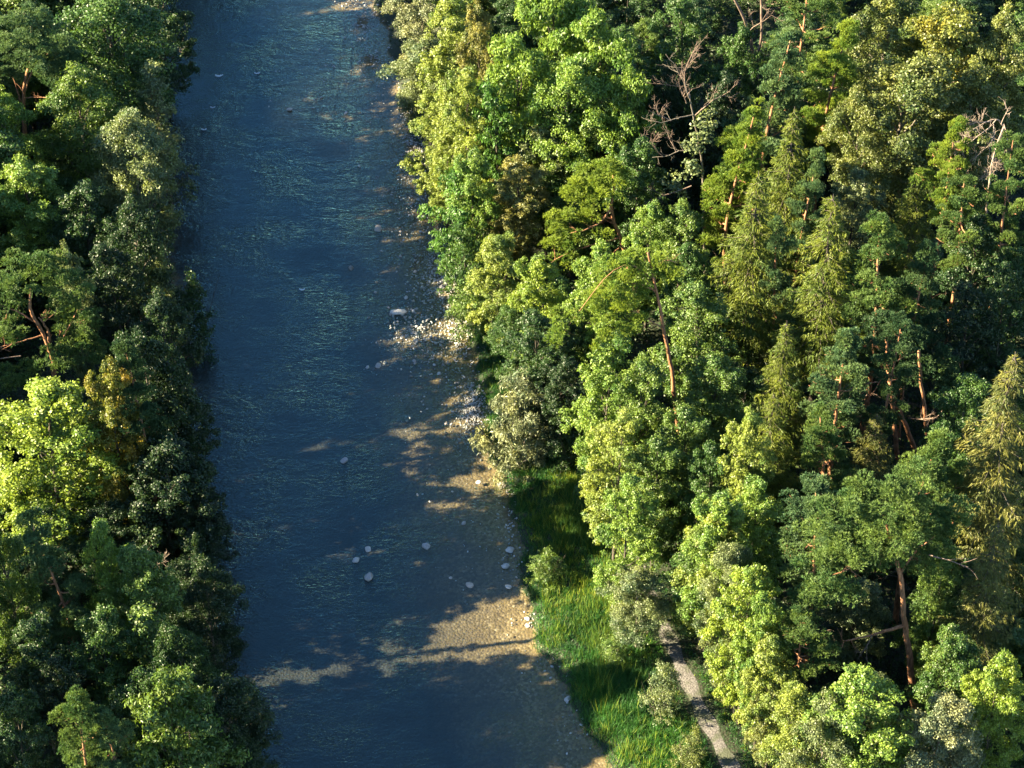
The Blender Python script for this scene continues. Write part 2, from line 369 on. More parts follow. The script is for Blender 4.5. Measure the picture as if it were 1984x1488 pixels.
# ------------------------------------------------------------------ ground sheet
def axis_pts(lo, hi, a, b, fine, coarse):
    return np.concatenate([np.arange(lo, a, coarse), np.arange(a, b, fine), np.arange(b, hi + coarse, coarse)])
xs = axis_pts(-600, 600, -46, 48, .33, 12.); ys = axis_pts(-300, 1200, 96, 216, .38, 12.)
X, Y = np.meshgrid(xs, ys); Z = ground(X, Y)
nx, ny = len(xs), len(ys)
idx = np.arange(nx * ny).reshape(ny, nx)
gg = Geo(); gg.add(np.stack([X, Y, Z], -1).reshape(-1, 3), np.stack([idx[:-1, :-1], idx[:-1, 1:], idx[1:, 1:], idx[1:, :-1]], -1).reshape(-1, 4))
m, nt, out = new_mat('ground')
geo_n = N(nt, 'ShaderNodeNewGeometry'); sep = N(nt, 'ShaderNodeSeparateXYZ'); nt.links.new(geo_n.outputs['Position'], sep.inputs[0])
n1 = N(nt, 'ShaderNodeTexNoise', i_Scale=.45, i_Detail=6.0); nt.links.new(geo_n.outputs['Position'], n1.inputs['Vector'])
n2 = N(nt, 'ShaderNodeTexNoise', i_Scale=5.0, i_Detail=5.0); nt.links.new(geo_n.outputs['Position'], n2.inputs['Vector'])
vo = N(nt, 'ShaderNodeTexVoronoi', i_Scale=5.5); nt.links.new(geo_n.outputs['Position'], vo.inputs['Vector'])
vsep = N(nt, 'ShaderNodeSeparateColor'); nt.links.new(vo.outputs['Color'], vsep.inputs[0])
peb = ramp(nt, vsep.outputs[0], [(0, (.09, .06, .022)), (.5, (.19, .135, .06)), (.9, (.29, .215, .11)), (1, (.38, .31, .21))])
peb = mixcol(nt, ramp(nt, n1.outputs[0], [(.35, (0, 0, 0)), (.65, (.7, .7, .7))]), peb, (.14, .095, .038))
peb = mixcol(nt, ramp(nt, n2.outputs[0], [(.4, (0, 0, 0)), (.7, (.6, .6, .6))]), peb, (.06, .04, .015))
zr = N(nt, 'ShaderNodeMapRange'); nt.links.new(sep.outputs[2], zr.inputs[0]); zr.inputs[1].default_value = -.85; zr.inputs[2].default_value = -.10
bedc = mixcol(nt, zr.outputs[0], mixcol(nt, .97, peb, (.006, .010, .012)), peb)     # light lost in deep water painted into the bed colour
soil = mixcol(nt, ramp(nt, n2.outputs[0], [(.35, (0, 0, 0)), (.65, (1, 1, 1))]), (.022, .02, .01), (.012, .03, .006))
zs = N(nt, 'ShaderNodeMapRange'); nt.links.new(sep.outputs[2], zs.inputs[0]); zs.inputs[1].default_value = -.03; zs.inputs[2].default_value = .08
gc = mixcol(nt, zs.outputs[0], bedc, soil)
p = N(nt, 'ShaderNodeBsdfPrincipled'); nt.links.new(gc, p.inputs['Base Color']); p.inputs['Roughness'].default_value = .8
bp = N(nt, 'ShaderNodeBump'); bp.inputs['Distance'].default_value = .06; bp.inputs['Strength'].default_value = .8
nt.links.new(vo.outputs['Distance'], bp.inputs['Height']); bp.invert = True; nt.links.new(bp.outputs[0], p.inputs['Normal'])
nt.links.new(p.outputs[0], out.inputs[0])
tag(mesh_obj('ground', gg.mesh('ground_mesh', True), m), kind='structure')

# ------------------------------------------------------------------ water sheet
wy = np.concatenate([np.arange(-290, 96, 12.), np.arange(96, 216, 1.0), np.arange(216, 1100, 12.)])
g = Geo(); rows = []
for k in range(9):
    rows.append(XL(wy) - .6 + (XR(wy) - XL(wy) + 1.2) * k / 8)
WX = np.stack(rows, 1); WY = np.repeat(wy[:, None], 9, 1)
i = np.arange(WX.size).reshape(WX.shape)
g.add(np.stack([WX, WY, np.zeros_like(WX)], -1).reshape(-1, 3), np.stack([i[:-1, :-1], i[:-1, 1:], i[1:, 1:], i[1:, :-1]], -1).reshape(-1, 4))
m, nt, out = new_mat('river_water')
gn = N(nt, 'ShaderNodeNewGeometry')
mp = N(nt, 'ShaderNodeMapping'); mp.inputs['Scale'].default_value = (1.0, 1.75, 1); mp.inputs['Rotation'].default_value = (0, 0, R_(-8)); nt.links.new(gn.outputs['Position'], mp.inputs[0])
w1 = N(nt, 'ShaderNodeTexNoise', i_Scale=2.7, i_Detail=3.5, i_Roughness=.6, i_Distortion=.7); nt.links.new(mp.outputs[0], w1.inputs['Vector'])
w2 = N(nt, 'ShaderNodeTexNoise', i_Scale=.55, i_Detail=2.0, i_Distortion=.6); nt.links.new(mp.outputs[0], w2.inputs['Vector'])
w3 = N(nt, 'ShaderNodeTexNoise', i_Scale=.16, i_Detail=5.0, i_Roughness=.6); nt.links.new(gn.outputs['Position'], w3.inputs['Vector'])
sy = N(nt, 'ShaderNodeSeparateXYZ'); nt.links.new(gn.outputs['Position'], sy.inputs[0])
rf = N(nt, 'ShaderNodeMapRange'); nt.links.new(sy.outputs[1], rf.inputs[0]); rf.inputs[1].default_value = 150; rf.inputs[2].default_value = 185; rf.inputs[3].default_value = 1.2; rf.inputs[4].default_value = 1.8
hs = N(nt, 'ShaderNodeMath', operation='MULTIPLY_ADD'); nt.links.new(w2.outputs[0], hs.inputs[0]); nt.links.new(rf.outputs[0], hs.inputs[1]); nt.links.new(w1.outputs[0], hs.inputs[2])
st = N(nt, 'ShaderNodeMapRange'); nt.links.new(w3.outputs[0], st.inputs[0]); st.inputs[1].default_value = .35; st.inputs[2].default_value = .65; st.inputs[3].default_value = .18; st.inputs[4].default_value = 1.0
bp = N(nt, 'ShaderNodeBump'); bp.inputs['Distance'].default_value = .13; nt.links.new(hs.outputs[0], bp.inputs['Height']); nt.links.new(st.outputs[0], bp.inputs['Strength'])
gl = N(nt, 'ShaderNodeBsdfGlossy'); gl.inputs['Roughness'].default_value = .05; gl.inputs[0].default_value = (.40, .86, 1, 1); nt.links.new(bp.outputs[0], gl.inputs['Normal'])  # blue of the sky's reflection strengthened by painting it into the gloss colour
tr = N(nt, 'ShaderNodeBsdfTransparent'); tr.inputs[0].default_value = (.86, .88, .84, 1)
fr = N(nt, 'ShaderNodeFresnel'); ir = N(nt, 'ShaderNodeMapRange'); nt.links.new(gn.outputs['Backfacing'], ir.inputs[0]); ir.inputs[3].default_value = 1.46; ir.inputs[4].default_value = 1 / 1.46; nt.links.new(ir.outputs[0], fr.inputs[0]); nt.links.new(bp.outputs[0], fr.inputs['Normal'])
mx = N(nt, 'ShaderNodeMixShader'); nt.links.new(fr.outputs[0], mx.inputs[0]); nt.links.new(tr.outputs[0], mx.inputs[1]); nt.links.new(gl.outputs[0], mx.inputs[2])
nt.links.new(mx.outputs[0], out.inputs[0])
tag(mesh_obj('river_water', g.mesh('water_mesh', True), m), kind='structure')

# ------------------------------------------------------------------ gravel path
py_ = np.arange(pathp[0, 1] + .1, pathp[-1, 1] - .1, .4); g = Geo(); rows = []
for u in (-1, -.6, -.2, .2, .6, 1):
    x = PX(py_) + u * (PW + .12 * np.sin(py_ * 1.7)); rows.append(np.stack([x, py_, ground(x, py_) + .035 - .03 * abs(u)], -1))
V = np.stack(rows, 1); i = np.arange(V.shape[0] * 6).reshape(-1, 6)
g.add(V.reshape(-1, 3), np.stack([i[:-1, :-1], i[:-1, 1:], i[1:, 1:], i[1:, :-1]], -1).reshape(-1, 4))
m, nt, out = new_mat('gravel_path')
gn = N(nt, 'ShaderNodeNewGeometry'); n1 = N(nt, 'ShaderNodeTexNoise', i_Scale=9.0, i_Detail=6.0); nt.links.new(gn.outputs['Position'], n1.inputs['Vector'])
c = ramp(nt, n1.outputs[0], [(.3, (.05, .046, .043)), (.5, (.11, .10, .096)), (.7, (.20, .19, .18))])
n2 = N(nt, 'ShaderNodeTexNoise', i_Scale=1.1, i_Detail=5.0); nt.links.new(gn.outputs['Position'], n2.inputs['Vector'])
c = mixcol(nt, ramp(nt, n2.outputs[0], [(.45, (0, 0, 0)), (.62, (.85, .85, .85))]), c, (.05, .06, .03))
p = N(nt, 'ShaderNodeBsdfPrincipled'); nt.links.new(c, p.inputs['Base Color']); p.inputs['Roughness'].default_value = .9
bp = N(nt, 'ShaderNodeBump'); bp.inputs['Distance'].default_value = .05; nt.links.new(n1.outputs[0], bp.inputs['Height']); nt.links.new(bp.outputs[0], p.inputs['Normal'])
nt.links.new(p.outputs[0], out.inputs[0])
tag(mesh_obj('path', g.mesh('path_mesh', True), m), kind='structure')

# ------------------------------------------------------------------ tree stock (one mesh set per kind and variant)
STOCK = {}
def stock(kind, v):
    key = (kind, v)
    if key in STOCK: return STOCK[key]
    s = 100 + v * 17 + sum(map(ord, kind))
    if kind == 'maple': r = (16., 3.6) + broadleaf(s)
    elif kind == 'ash': r = (16., 3.6) + broadleaf(s, L=.34, Wd=.12, nl=16, nc=13, per=130, up=.1, axis=np.array([0, 0, -.6]), cr=(.38, .8))
    elif kind == 'fine': r = (16., 3.6) + broadleaf(s, L=.17, Wd=.12, nl=19, nc=13, per=210, rnd=1.0, cr=(.4, .75))
    elif kind == 'spire': r = (14., 2.2) + broadleaf(s, H=14., R=2.2, L=.19, Wd=.12, nl=18, nc=9, per=130, prof='spire', axis=np.array([0, 0, 1.]))
    elif kind == 'upright': r = (14., 2.6) + broadleaf(s, H=14., R=2.6, L=.34, Wd=.11, nl=18, nc=9, per=110, prof='egg', axis=np.array([0, 0, 1.2]), up=0)
    elif kind == 'shrub': r = (5., 2.2) + broadleaf(s, H=5., R=2.2, cb=.05, L=.15, Wd=.10, nl=14, nc=10, per=130, prof='dome', cr=(.3, .5), stems=4)
    elif kind == 'willow': r = (5., 2.2) + broadleaf(s, H=5., R=2.2, cb=.03, L=.22, Wd=.055, nl=16, nc=12, per=230, prof='dome', cr=(.3, .55), stems=5, axis=np.array([0, 0, .9]), rnd=1.0)
    elif kind == 'pine': r = (20., 3.4) + pine(s, cb=[.5, .42, .56][v % 3])
    elif kind == 'pinecone': r = (18., 3.0) + pine(s, H=18., R=3.0, cb=.3, nl=30, dome=False)
    elif kind == 'spruce': r = (20., 3.3) + spruce(s, gap=[.12, .25, .2][v % 3])
    STOCK[key] = r; return r
NAMES = dict(maple='broadleaf_tree', ash='broadleaf_tree', fine='broadleaf_tree', spire='broadleaf_tree', upright='broadleaf_tree', shrub='shrub', willow='willow_shrub',
             pine='pine_tree', pinecone='pine_tree', spruce='spruce_tree')
CATS = dict(shrub='shrub', willow='shrub')
PLACED = []
def put_tree(kind, x, y, H, Rr, pal, label, rot=None, v=None, group=None):
    v = int(rng.integers(0, 3)) if v is None else v
    st = stock(kind, v); H0_, R0_ = st[0], st[1]
    if kind in ('pine', 'pinecone', 'spruce'): nm = NAMES[kind]
    z = gz(x, y) - .05
    if kind == 'spruce': Rr *= 1.28
    o = empty(NAMES[kind], (x, y, z), label, CATS.get(kind, 'tree'), group)
    s = Rr / R0_; o.scale = (s, s, H / H0_); o.rotation_euler = (0, 0, rng.uniform(0, 6.28) if rot is None else rot)
    needle = kind in ('pine', 'pinecone', 'spruce')
    mesh_obj('trunk', st[2], BARK_PINE if kind != 'spruce' and needle else BARK_GREY if kind in ('spire', 'fine') else BARK_DARK, o)
    mesh_obj('crown', st[3], LEAF[pal], o)
    if len(st) > 4 and H > 12:
        for sm in st[4]: mesh_obj('dead_branch', sm, BARK_RED, o)
    PLACED.append((x, y, Rr, H, label)); return o
def by_top(tx, ty, H):
    z = H + 1.0
    for _ in range(4):
        p = unproj(tx, ty, z); z = gz(p[0], p[1]) + H
    return p[0], p[1]

# (kind, top px, top py, crown width px, height m, palette, label)
TREES = [
 # ---- left bank
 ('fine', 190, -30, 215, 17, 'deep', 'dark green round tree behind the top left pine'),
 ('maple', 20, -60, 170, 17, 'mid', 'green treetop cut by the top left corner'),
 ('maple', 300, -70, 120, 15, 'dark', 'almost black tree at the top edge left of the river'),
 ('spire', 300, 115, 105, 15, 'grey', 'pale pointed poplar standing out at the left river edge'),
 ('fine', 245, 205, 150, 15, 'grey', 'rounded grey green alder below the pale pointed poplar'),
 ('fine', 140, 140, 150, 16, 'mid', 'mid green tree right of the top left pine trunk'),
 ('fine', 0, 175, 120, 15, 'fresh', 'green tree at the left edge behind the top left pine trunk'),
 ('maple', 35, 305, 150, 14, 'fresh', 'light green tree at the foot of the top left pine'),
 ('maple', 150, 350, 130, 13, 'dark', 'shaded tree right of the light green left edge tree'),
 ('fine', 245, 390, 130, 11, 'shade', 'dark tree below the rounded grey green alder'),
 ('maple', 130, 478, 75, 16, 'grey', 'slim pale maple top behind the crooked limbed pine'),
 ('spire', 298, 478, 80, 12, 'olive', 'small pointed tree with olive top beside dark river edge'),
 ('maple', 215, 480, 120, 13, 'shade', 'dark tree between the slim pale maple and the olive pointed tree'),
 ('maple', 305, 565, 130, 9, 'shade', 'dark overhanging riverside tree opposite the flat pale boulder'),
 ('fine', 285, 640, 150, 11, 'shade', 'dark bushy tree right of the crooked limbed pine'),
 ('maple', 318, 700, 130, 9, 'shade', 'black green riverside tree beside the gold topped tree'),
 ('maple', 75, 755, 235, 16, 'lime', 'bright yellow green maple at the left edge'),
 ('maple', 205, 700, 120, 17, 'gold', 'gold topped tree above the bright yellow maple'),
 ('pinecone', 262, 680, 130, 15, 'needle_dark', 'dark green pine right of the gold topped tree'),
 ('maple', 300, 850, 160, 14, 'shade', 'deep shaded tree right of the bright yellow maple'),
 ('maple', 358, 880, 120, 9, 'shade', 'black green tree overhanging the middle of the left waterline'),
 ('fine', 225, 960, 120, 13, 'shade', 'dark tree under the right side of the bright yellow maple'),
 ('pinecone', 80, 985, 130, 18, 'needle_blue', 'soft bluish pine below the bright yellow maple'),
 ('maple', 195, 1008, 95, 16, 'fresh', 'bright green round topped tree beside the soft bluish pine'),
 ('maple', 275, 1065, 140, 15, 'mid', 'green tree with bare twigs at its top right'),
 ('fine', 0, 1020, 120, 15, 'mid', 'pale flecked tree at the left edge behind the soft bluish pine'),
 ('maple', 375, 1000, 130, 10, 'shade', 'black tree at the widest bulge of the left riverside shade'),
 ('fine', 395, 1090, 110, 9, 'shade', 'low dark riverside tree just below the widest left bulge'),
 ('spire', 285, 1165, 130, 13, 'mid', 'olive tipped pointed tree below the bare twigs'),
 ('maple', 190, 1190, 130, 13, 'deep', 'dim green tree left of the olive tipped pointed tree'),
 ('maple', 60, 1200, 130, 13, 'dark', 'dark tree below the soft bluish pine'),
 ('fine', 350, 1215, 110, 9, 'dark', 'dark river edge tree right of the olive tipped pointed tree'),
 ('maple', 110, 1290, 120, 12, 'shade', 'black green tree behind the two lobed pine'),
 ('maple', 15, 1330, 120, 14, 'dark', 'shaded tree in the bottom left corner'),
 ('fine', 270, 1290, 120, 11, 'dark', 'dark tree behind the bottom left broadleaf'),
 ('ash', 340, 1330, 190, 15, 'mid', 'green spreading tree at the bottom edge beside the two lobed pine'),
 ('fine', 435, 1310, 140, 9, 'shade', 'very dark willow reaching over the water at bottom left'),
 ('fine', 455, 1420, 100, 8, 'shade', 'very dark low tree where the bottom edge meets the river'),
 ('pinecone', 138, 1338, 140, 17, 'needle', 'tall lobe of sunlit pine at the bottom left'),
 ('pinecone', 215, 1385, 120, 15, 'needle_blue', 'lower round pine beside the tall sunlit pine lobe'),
 ('spire', 374, 1035, 34, 12.1, 'shade', 'slim dark spire at the left waterline level with the clustered rocks'),  # slender tree put in to break the sun stripe with its shadow
 ('fine', 368, 1100, 115, 4.2, 'shade', 'low black green riverside tree facing the sunlit shallows'),  # tree put in to shade the left end of the sun stripe
 # ---- right bank, waterside row from the top
 ('fine', 822, -40, 120, 12, 'silver', 'dusty green tree spilling over the gravel at the top'),
 ('fine', 830, 70, 125, 11, 'grey', 'dusty yellow green tree overhanging the top gravel bar'),
 ('maple', 880, -10, 130, 17, 'yellowgreen', 'yellow green maple near the top edge of the right bank'),
 ('maple', 930, 5, 80, 18, 'brownish', 'brown tinged treetop at the top edge'),
 ('maple', 850, 170, 120, 12, 'yellowgreen', 'yellow green maple hanging over the water below the dusty trees'),
 ('maple', 905, 130, 110, 17, 'yellowgreen', 'tall yellowish maple left of the upright dark tree'),
 ('ash', 1010, 60, 150, 19, 'fresh', 'fresh green feathery ash beside the brown tinged treetop'),
 ('ash', 1090, -40, 150, 20, 'fresh', 'light green ash crown cut by the top edge'),
 ('ash', 1180, 30, 150, 19, 'fresh', 'light green ash beside the dark gap'),
 ('fine', 1090, 110, 150, 18, 'fresh', 'soft light green tree between the two ash crowns'),
 ('upright', 968, 165, 90, 16, 'upright', 'dark green tree with upright shoots behind the yellow maples'),
 ('ash', 1215, 150, 120, 17, 'fresh', 'green ash top leaning to the dead tree'),
 ('maple', 1150, 200, 150, 14, 'mid', 'rounded green maple above the bent pine'),
 ('fine', 1050, 225, 120, 13, 'grey', 'soft green tree right of the upright dark tree'),
 ('upright', 885, 325, 115, 12, 'upright', 'dark upright leaved tree at the water above the gravel spit'),
 ('maple', 860, 240, 90, 11, 'yellowgreen', 'lemon green maple column at the water edge'),
 ('maple', 915, 290, 90, 14, 'fresh', 'light green maple behind the dark upright waterside tree'),
 ('maple', 1000, 305, 115, 12, 'brownish', 'bronze tinted maple left of the bent pine'),
 ('maple', 1060, 330, 90, 9, 'deep', 'dark green tree between bronze maple and bent pine'),
 ('maple', 1240, 270, 110, 14, 'deep', 'shadowy tree between bent pine and dead tree'),
 ('maple', 1262, 385, 90, 13, 'fresh', 'pointed fresh green maple right of the bent pine trunk'),
 ('maple', 1325, 400, 110, 13, 'mid', 'green maple at the foot of the dead tree'),
 ('maple', 1040, 495, 110, 13, 'lime', 'glowing yellow green maple under the bent pine'),
 ('maple', 965, 455, 110, 12, 'yellowgreen', 'pale leaved maple behind the round waterside bush'),
 ('upright', 905, 450, 90, 9, 'deep', 'small dark upright tree by the gravel spit'),
 ('shrub', 905, 535, 95, 5.5, 'mid', 'round waterside bush touching the gravel spit'),
 ('fine', 1005, 600, 90, 8, 'deep', 'low dark tree above the grassy bank'),
 ('maple', 1045, 610, 120, 11, 'dark', 'wide dark tree between grassy bank and leaning pine'),
 ('maple', 1080, 700, 110, 9, 'shade', 'black green tree above the willow bush'),
 ('maple', 1160, 480, 110, 15, 'fresh', 'light leaved tree left of the orange trunked leaning pine'),
 ('maple', 1175, 650, 130, 15, 'fresh', 'pale green maple under the leaning pine branch'),
 ('maple', 1250, 700, 120, 14, 'mid', 'green maple left of the bare orange trunk'),
 ('maple', 1365, 545, 140, 14, 'mid', 'dense green maple right of the bare orange trunk'),
 ('maple', 1345, 480, 90, 14, 'deep', 'dim maple behind the bare orange trunk'),
 ('maple', 1390, 690, 130, 13, 'mid', 'shadow flecked maple right of the orange trunk foot'),
 ('maple', 1330, 790, 120, 13, 'mid', 'grey green maple below the orange trunk foot'),
 ('maple', 1200, 800, 120, 14, 'yellowgreen', 'pale sunlit maple above the long grass'),
 ('maple', 1275, 850, 110, 13, 'mid', 'green maple right of the pale sunlit maple'),
 ('maple', 1440, 805, 110, 16, 'yellowgreen', 'tall narrow fresh maple below the drooping spruce'),
 ('maple', 1380, 860, 100, 13, 'deep', 'dim maple left of the tall narrow fresh maple'),
 ('maple', 1215, 935, 110, 13, 'fresh', 'light green maple at the edge of the long grass'),
 ('maple', 1285, 970, 120, 14, 'yellowgreen', 'yellowish maple above the grey green maple row'),
 ('maple', 1395, 955, 130, 15, 'fresh', 'bright green maple in the lower middle of the wood'),
 ('maple', 1470, 930, 110, 14, 'fresh', 'bright leafy tree left of the great round pine'),
 ('fine', 1270, 1060, 130, 9, 'mid', 'grey green tree above the start of the gravel path'),
 ('fine', 1368, 1070, 105, 13, 'grey', 'silvery green tree left of the bright green column'),
 ('maple', 1440, 1085, 130, 15, 'lime', 'bright yellow green column left of the great round pine'),
 ('fine', 1432, 1200, 90, 9, 'olive', 'olive green tree overhanging the gravel path'),
 ('maple', 1500, 1230, 110, 12, 'yellowgreen', 'yellow flecked tree right of the gravel path'),
 ('maple', 1468, 1330, 80, 8, 'olive', 'small olive tree beside the gravel path'),
 ('maple', 1490, 1160, 100, 14, 'fresh', 'fresh green tree between lime column and small blue pine'),
 ('fine', 1510, 1340, 120, 12, 'yellowgreen', 'yellow green tree right of the path bottom'),
 ('fine', 1545, 1370, 130, 13, 'grey', 'grey leaved tree at the bottom edge under the small blue pine'),
 ('maple', 1690, 1310, 190, 15, 'fresh', 'broad bright maple at the bottom edge below the red trunk'),
 ('maple', 1615, 1350, 110, 13, 'mid', 'green maple left of the broad bottom maple'),
 ('fine', 1835, 1340, 140, 14, 'silver', 'silvery shrub like tree at the bottom right'),
 ('maple', 1945, 1270, 130, 15, 'lime', 'bright yellow green maple in the bottom right corner'),
 ('maple', 1870, 1240, 120, 13, 'deep', 'dark green tree above the silvery bottom right tree'),
 ('maple', 1850, 1230, 120, 13, 'mid', 'green tree right of the red trunk foot'),
 ('maple', 1700, 1310, 110, 9, 'grey', 'pale leaved tree under the horizontal pine limb'),
 ('maple', 1835, 1050, 80, 15, 'mid', 'slim leafy tree right of the great round pine'),
 ('maple', 1900, 1090, 100, 13, 'dark', 'dark tree in the gap left of the right edge spruce'),
 ('maple', 1665, 1125, 120, 9, 'grey', 'pale leaved low tree in the shade behind the horizontal pine limb'),
 ('maple', 1810, 1120, 100, 10, 'mid', 'green low tree behind the upper part of the red trunk'),
 ('fine', 1240, 1100, 105, 7.6, 'grey', 'small grey green tree hiding the far end of the gravel path'),
 ('shrub', 1372, 1300, 55, 2.6, 'olive', 'little bush hanging over the right edge of the gravel path'),
 # ---- right bank, inland
 ('maple', 1335, -10, 120, 17, 'deep', 'dark maple at the top beside the black gap'),
 ('maple', 1425, 55, 100, 16, 'deep', 'dim maple under the bare forked trunk'),
 ('maple', 1390, 150, 120, 14, 'shade', 'almost black tree behind the dead tree top'),
 ('maple', 1290, 130, 90, 14, 'shade', 'almost black tree left of the dead tree top'),
 ('fine', 1850, 5, 190, 19, 'olivegold', 'large olive tree with golden patch at the top right'),
 ('fine', 1945, 20, 130, 19, 'olive', 'olive tree in the top right corner'),
 ('fine', 1720, -10, 150, 18, 'olive', 'olive green tree at the top right of the tall pine pair'),
 ('fine', 1755, 110, 200, 18, 'olive', 'wide olive broadleaf standing on two bare red trunks'),
 ('fine', 1680, 190, 120, 16, 'olive', 'left half of the olive crowns above the two bare red trunks'),
 ('fine', 1890, 130, 150, 17, 'olive', 'olive crown above the bleached dead branches'),
 ('maple', 1660, 340, 110, 13, 'grey', 'pale tree behind the foot of the bare red trunk'),
 ('spruce', 1780, 320, 100, 15, 'spruce', 'yellow green spruce right of the two bare red trunks'),
 ('maple', 1900, 430, 120, 13, 'dark', 'dark leafy tree at the right edge gap'),
 ('maple', 1960, 520, 100, 14, 'dark', 'dark tree at the right edge above the edge spruce'),
 ('maple', 1890, 560, 120, 13, 'shade', 'black green tree right of the dark blue pine'),
 ('fine', 1880, 720, 120, 13, 'deep', 'dim green tree left of the right edge spruce'),
 ('pine', 1560, -40, 150, 21, 'needle', 'tall pine at the top edge right of the bare forked trunk'),
 ('pinecone', 1515, 70, 140, 20, 'needle_blue', 'bluish pine in front of the bare forked trunk'),
 ('pinecone', 1615, 40, 125, 20, 'needle_bright', 'bright green pine beside the bluish top pine'),
 ('spruce', 1540, 205, 130, 21, 'spruce', 'drooping spruce behind the bright yellow green pine'),
 ('spruce', 1470, 330, 150, 21, 'spruce', 'big drooping spruce with long hanging sprays'),
 ('pinecone', 1440, 212, 120, 19, 'needle_bright', 'bright yellow green pine lit from the left'),
 ('pine', 1415, 500, 90, 12, 'needle_bright', 'low bright pine tuft under the yellow green pine'),
 ('pinecone', 1565, 300, 95, 18, 'needle_blue', 'small blue green pine above the olive spruce'),
 ('pinecone', 1515, 430, 100, 17, 'needle_blue', 'blue green pine left of the olive spruce'),
 ('spruce', 1615, 375, 150, 21, 'spruce', 'broad olive spruce in the middle right'),
 ('pinecone', 1720, 425, 150, 20, 'needle', 'large green pine right of the olive spruce'),
 ('pinecone', 1790, 480, 120, 18, 'needle_dark', 'dark blue pine right of the large green pine'),
 ('pine', 1850, 235, 110, 20, 'needle_bright', 'bright pine left of the bleached dead branches'),
 ('pine', 1880, 330, 130, 17, 'needle', 'green pine under the bleached dead branches'),
 ('pine', 1970, 250, 120, 21, 'needle', 'tall pine at the right edge with orange trunk'),
 ('spruce', 1525, 620, 110, 17, 'spruce', 'olive spruce below the blue green pines'),
 ('pinecone', 1640, 655, 140, 17, 'needle_blue', 'flat topped blue pine in the centre right'),
 ('spruce', 1500, 760, 110, 15, 'spruce', 'low olive spruce right of the tall narrow fresh maple'),
 ('pinecone', 1600, 775, 120, 15, 'needle', 'green pine with short orange trunk below flat topped blue pine'),
 ('pine', 1740, 620, 120, 18, 'needle_dark', 'shaded pine above the leaning red trunks'),
 ('spruce', 1700, 800, 100, 11, 'spruce_brown', 'brownish young conifer under the leaning red trunks'),
 ('pinecone', 1790, 828, 150, 18, 'needle', 'grey green domed pine with dead twigs inside'),
 ('pinecone', 1870, 880, 110, 15, 'needle', 'green pine between domed pine and edge spruce'),
 ('spruce', 1968, 680, 175, 24, 'spruce_brown', 'huge brownish spruce at the right edge'),
 ('spruce', 1935, 1010, 130, 18, 'spruce_brown', 'second brown spruce below the huge edge spruce'),
 ('pine', 1600, 935, 160, 18, 'needle_blue', 'left dome of the great blue green pines'),
 ('pine', 1565, 1195, 130, 13, 'needle', 'small round blue pine left of the horizontal limb'),
 # ---- bank shrubs
 ('willow', 1000, 760, 125, 7.2, 'silver', 'pale willow bush at the water edge'),
 ('shrub', 1058, 1075, 70, 2.6, 'mid', 'rounded bush on the grass by the sunlit corner'),
 ('shrub', 1285, 1300, 80, 4.0, 'grey', 'leafy shrub left of the gravel path'),
 ('shrub', 1335, 1425, 60, 3.2, 'olive', 'yellowish shrub at the bottom left of the path'),
 ('shrub', 1190, 1235, 60, 2.4, 'mid', 'small shrub in the middle of the grass'),
 ('shrub', 1105, 820, 90, 4.0, 'dark', 'dark shrub behind the pale willow bush'),
 ('shrub', 1150, 890, 80, 4.0, 'deep', 'low dark shrub where grass meets the wood'),
 ('shrub', 1225, 1120, 70, 3.0, 'weed', 'sunlit yellow shrub at the edge of the wood'),
 ('shrub', 358, 560, 90, 3.0, 'dark', 'low branches dipping to the water below the left alder'),
]
for k, (kind, tx, ty, wpx, H, pal, label) in enumerate(TREES):
    if tx < 500 and H < 12 and kind != 'shrub': H += 3.5
    if 180 < tx < 500 and ty < 850: H += 1.2
    if 240 < tx < 400 and 560 <= ty <= 800: H += 3.2
    if 'widest bulge of' in label: H = 6.5
    if 'under the right side of the bright' in label: H = 8.5
    x, y = by_top(tx, ty, H)
    if abs(x - PX(y)) < 2.0 and project((x, y, 0))[1] > 1150: x = float(PX(y)) + (2.1 if x > PX(y) or kind != 'shrub' else -2.0)
    Rr = wpx * .5 * mpp((x, y, H * .6)) * 1.05
    put_tree(kind, x, y, H, Rr, pal, label)

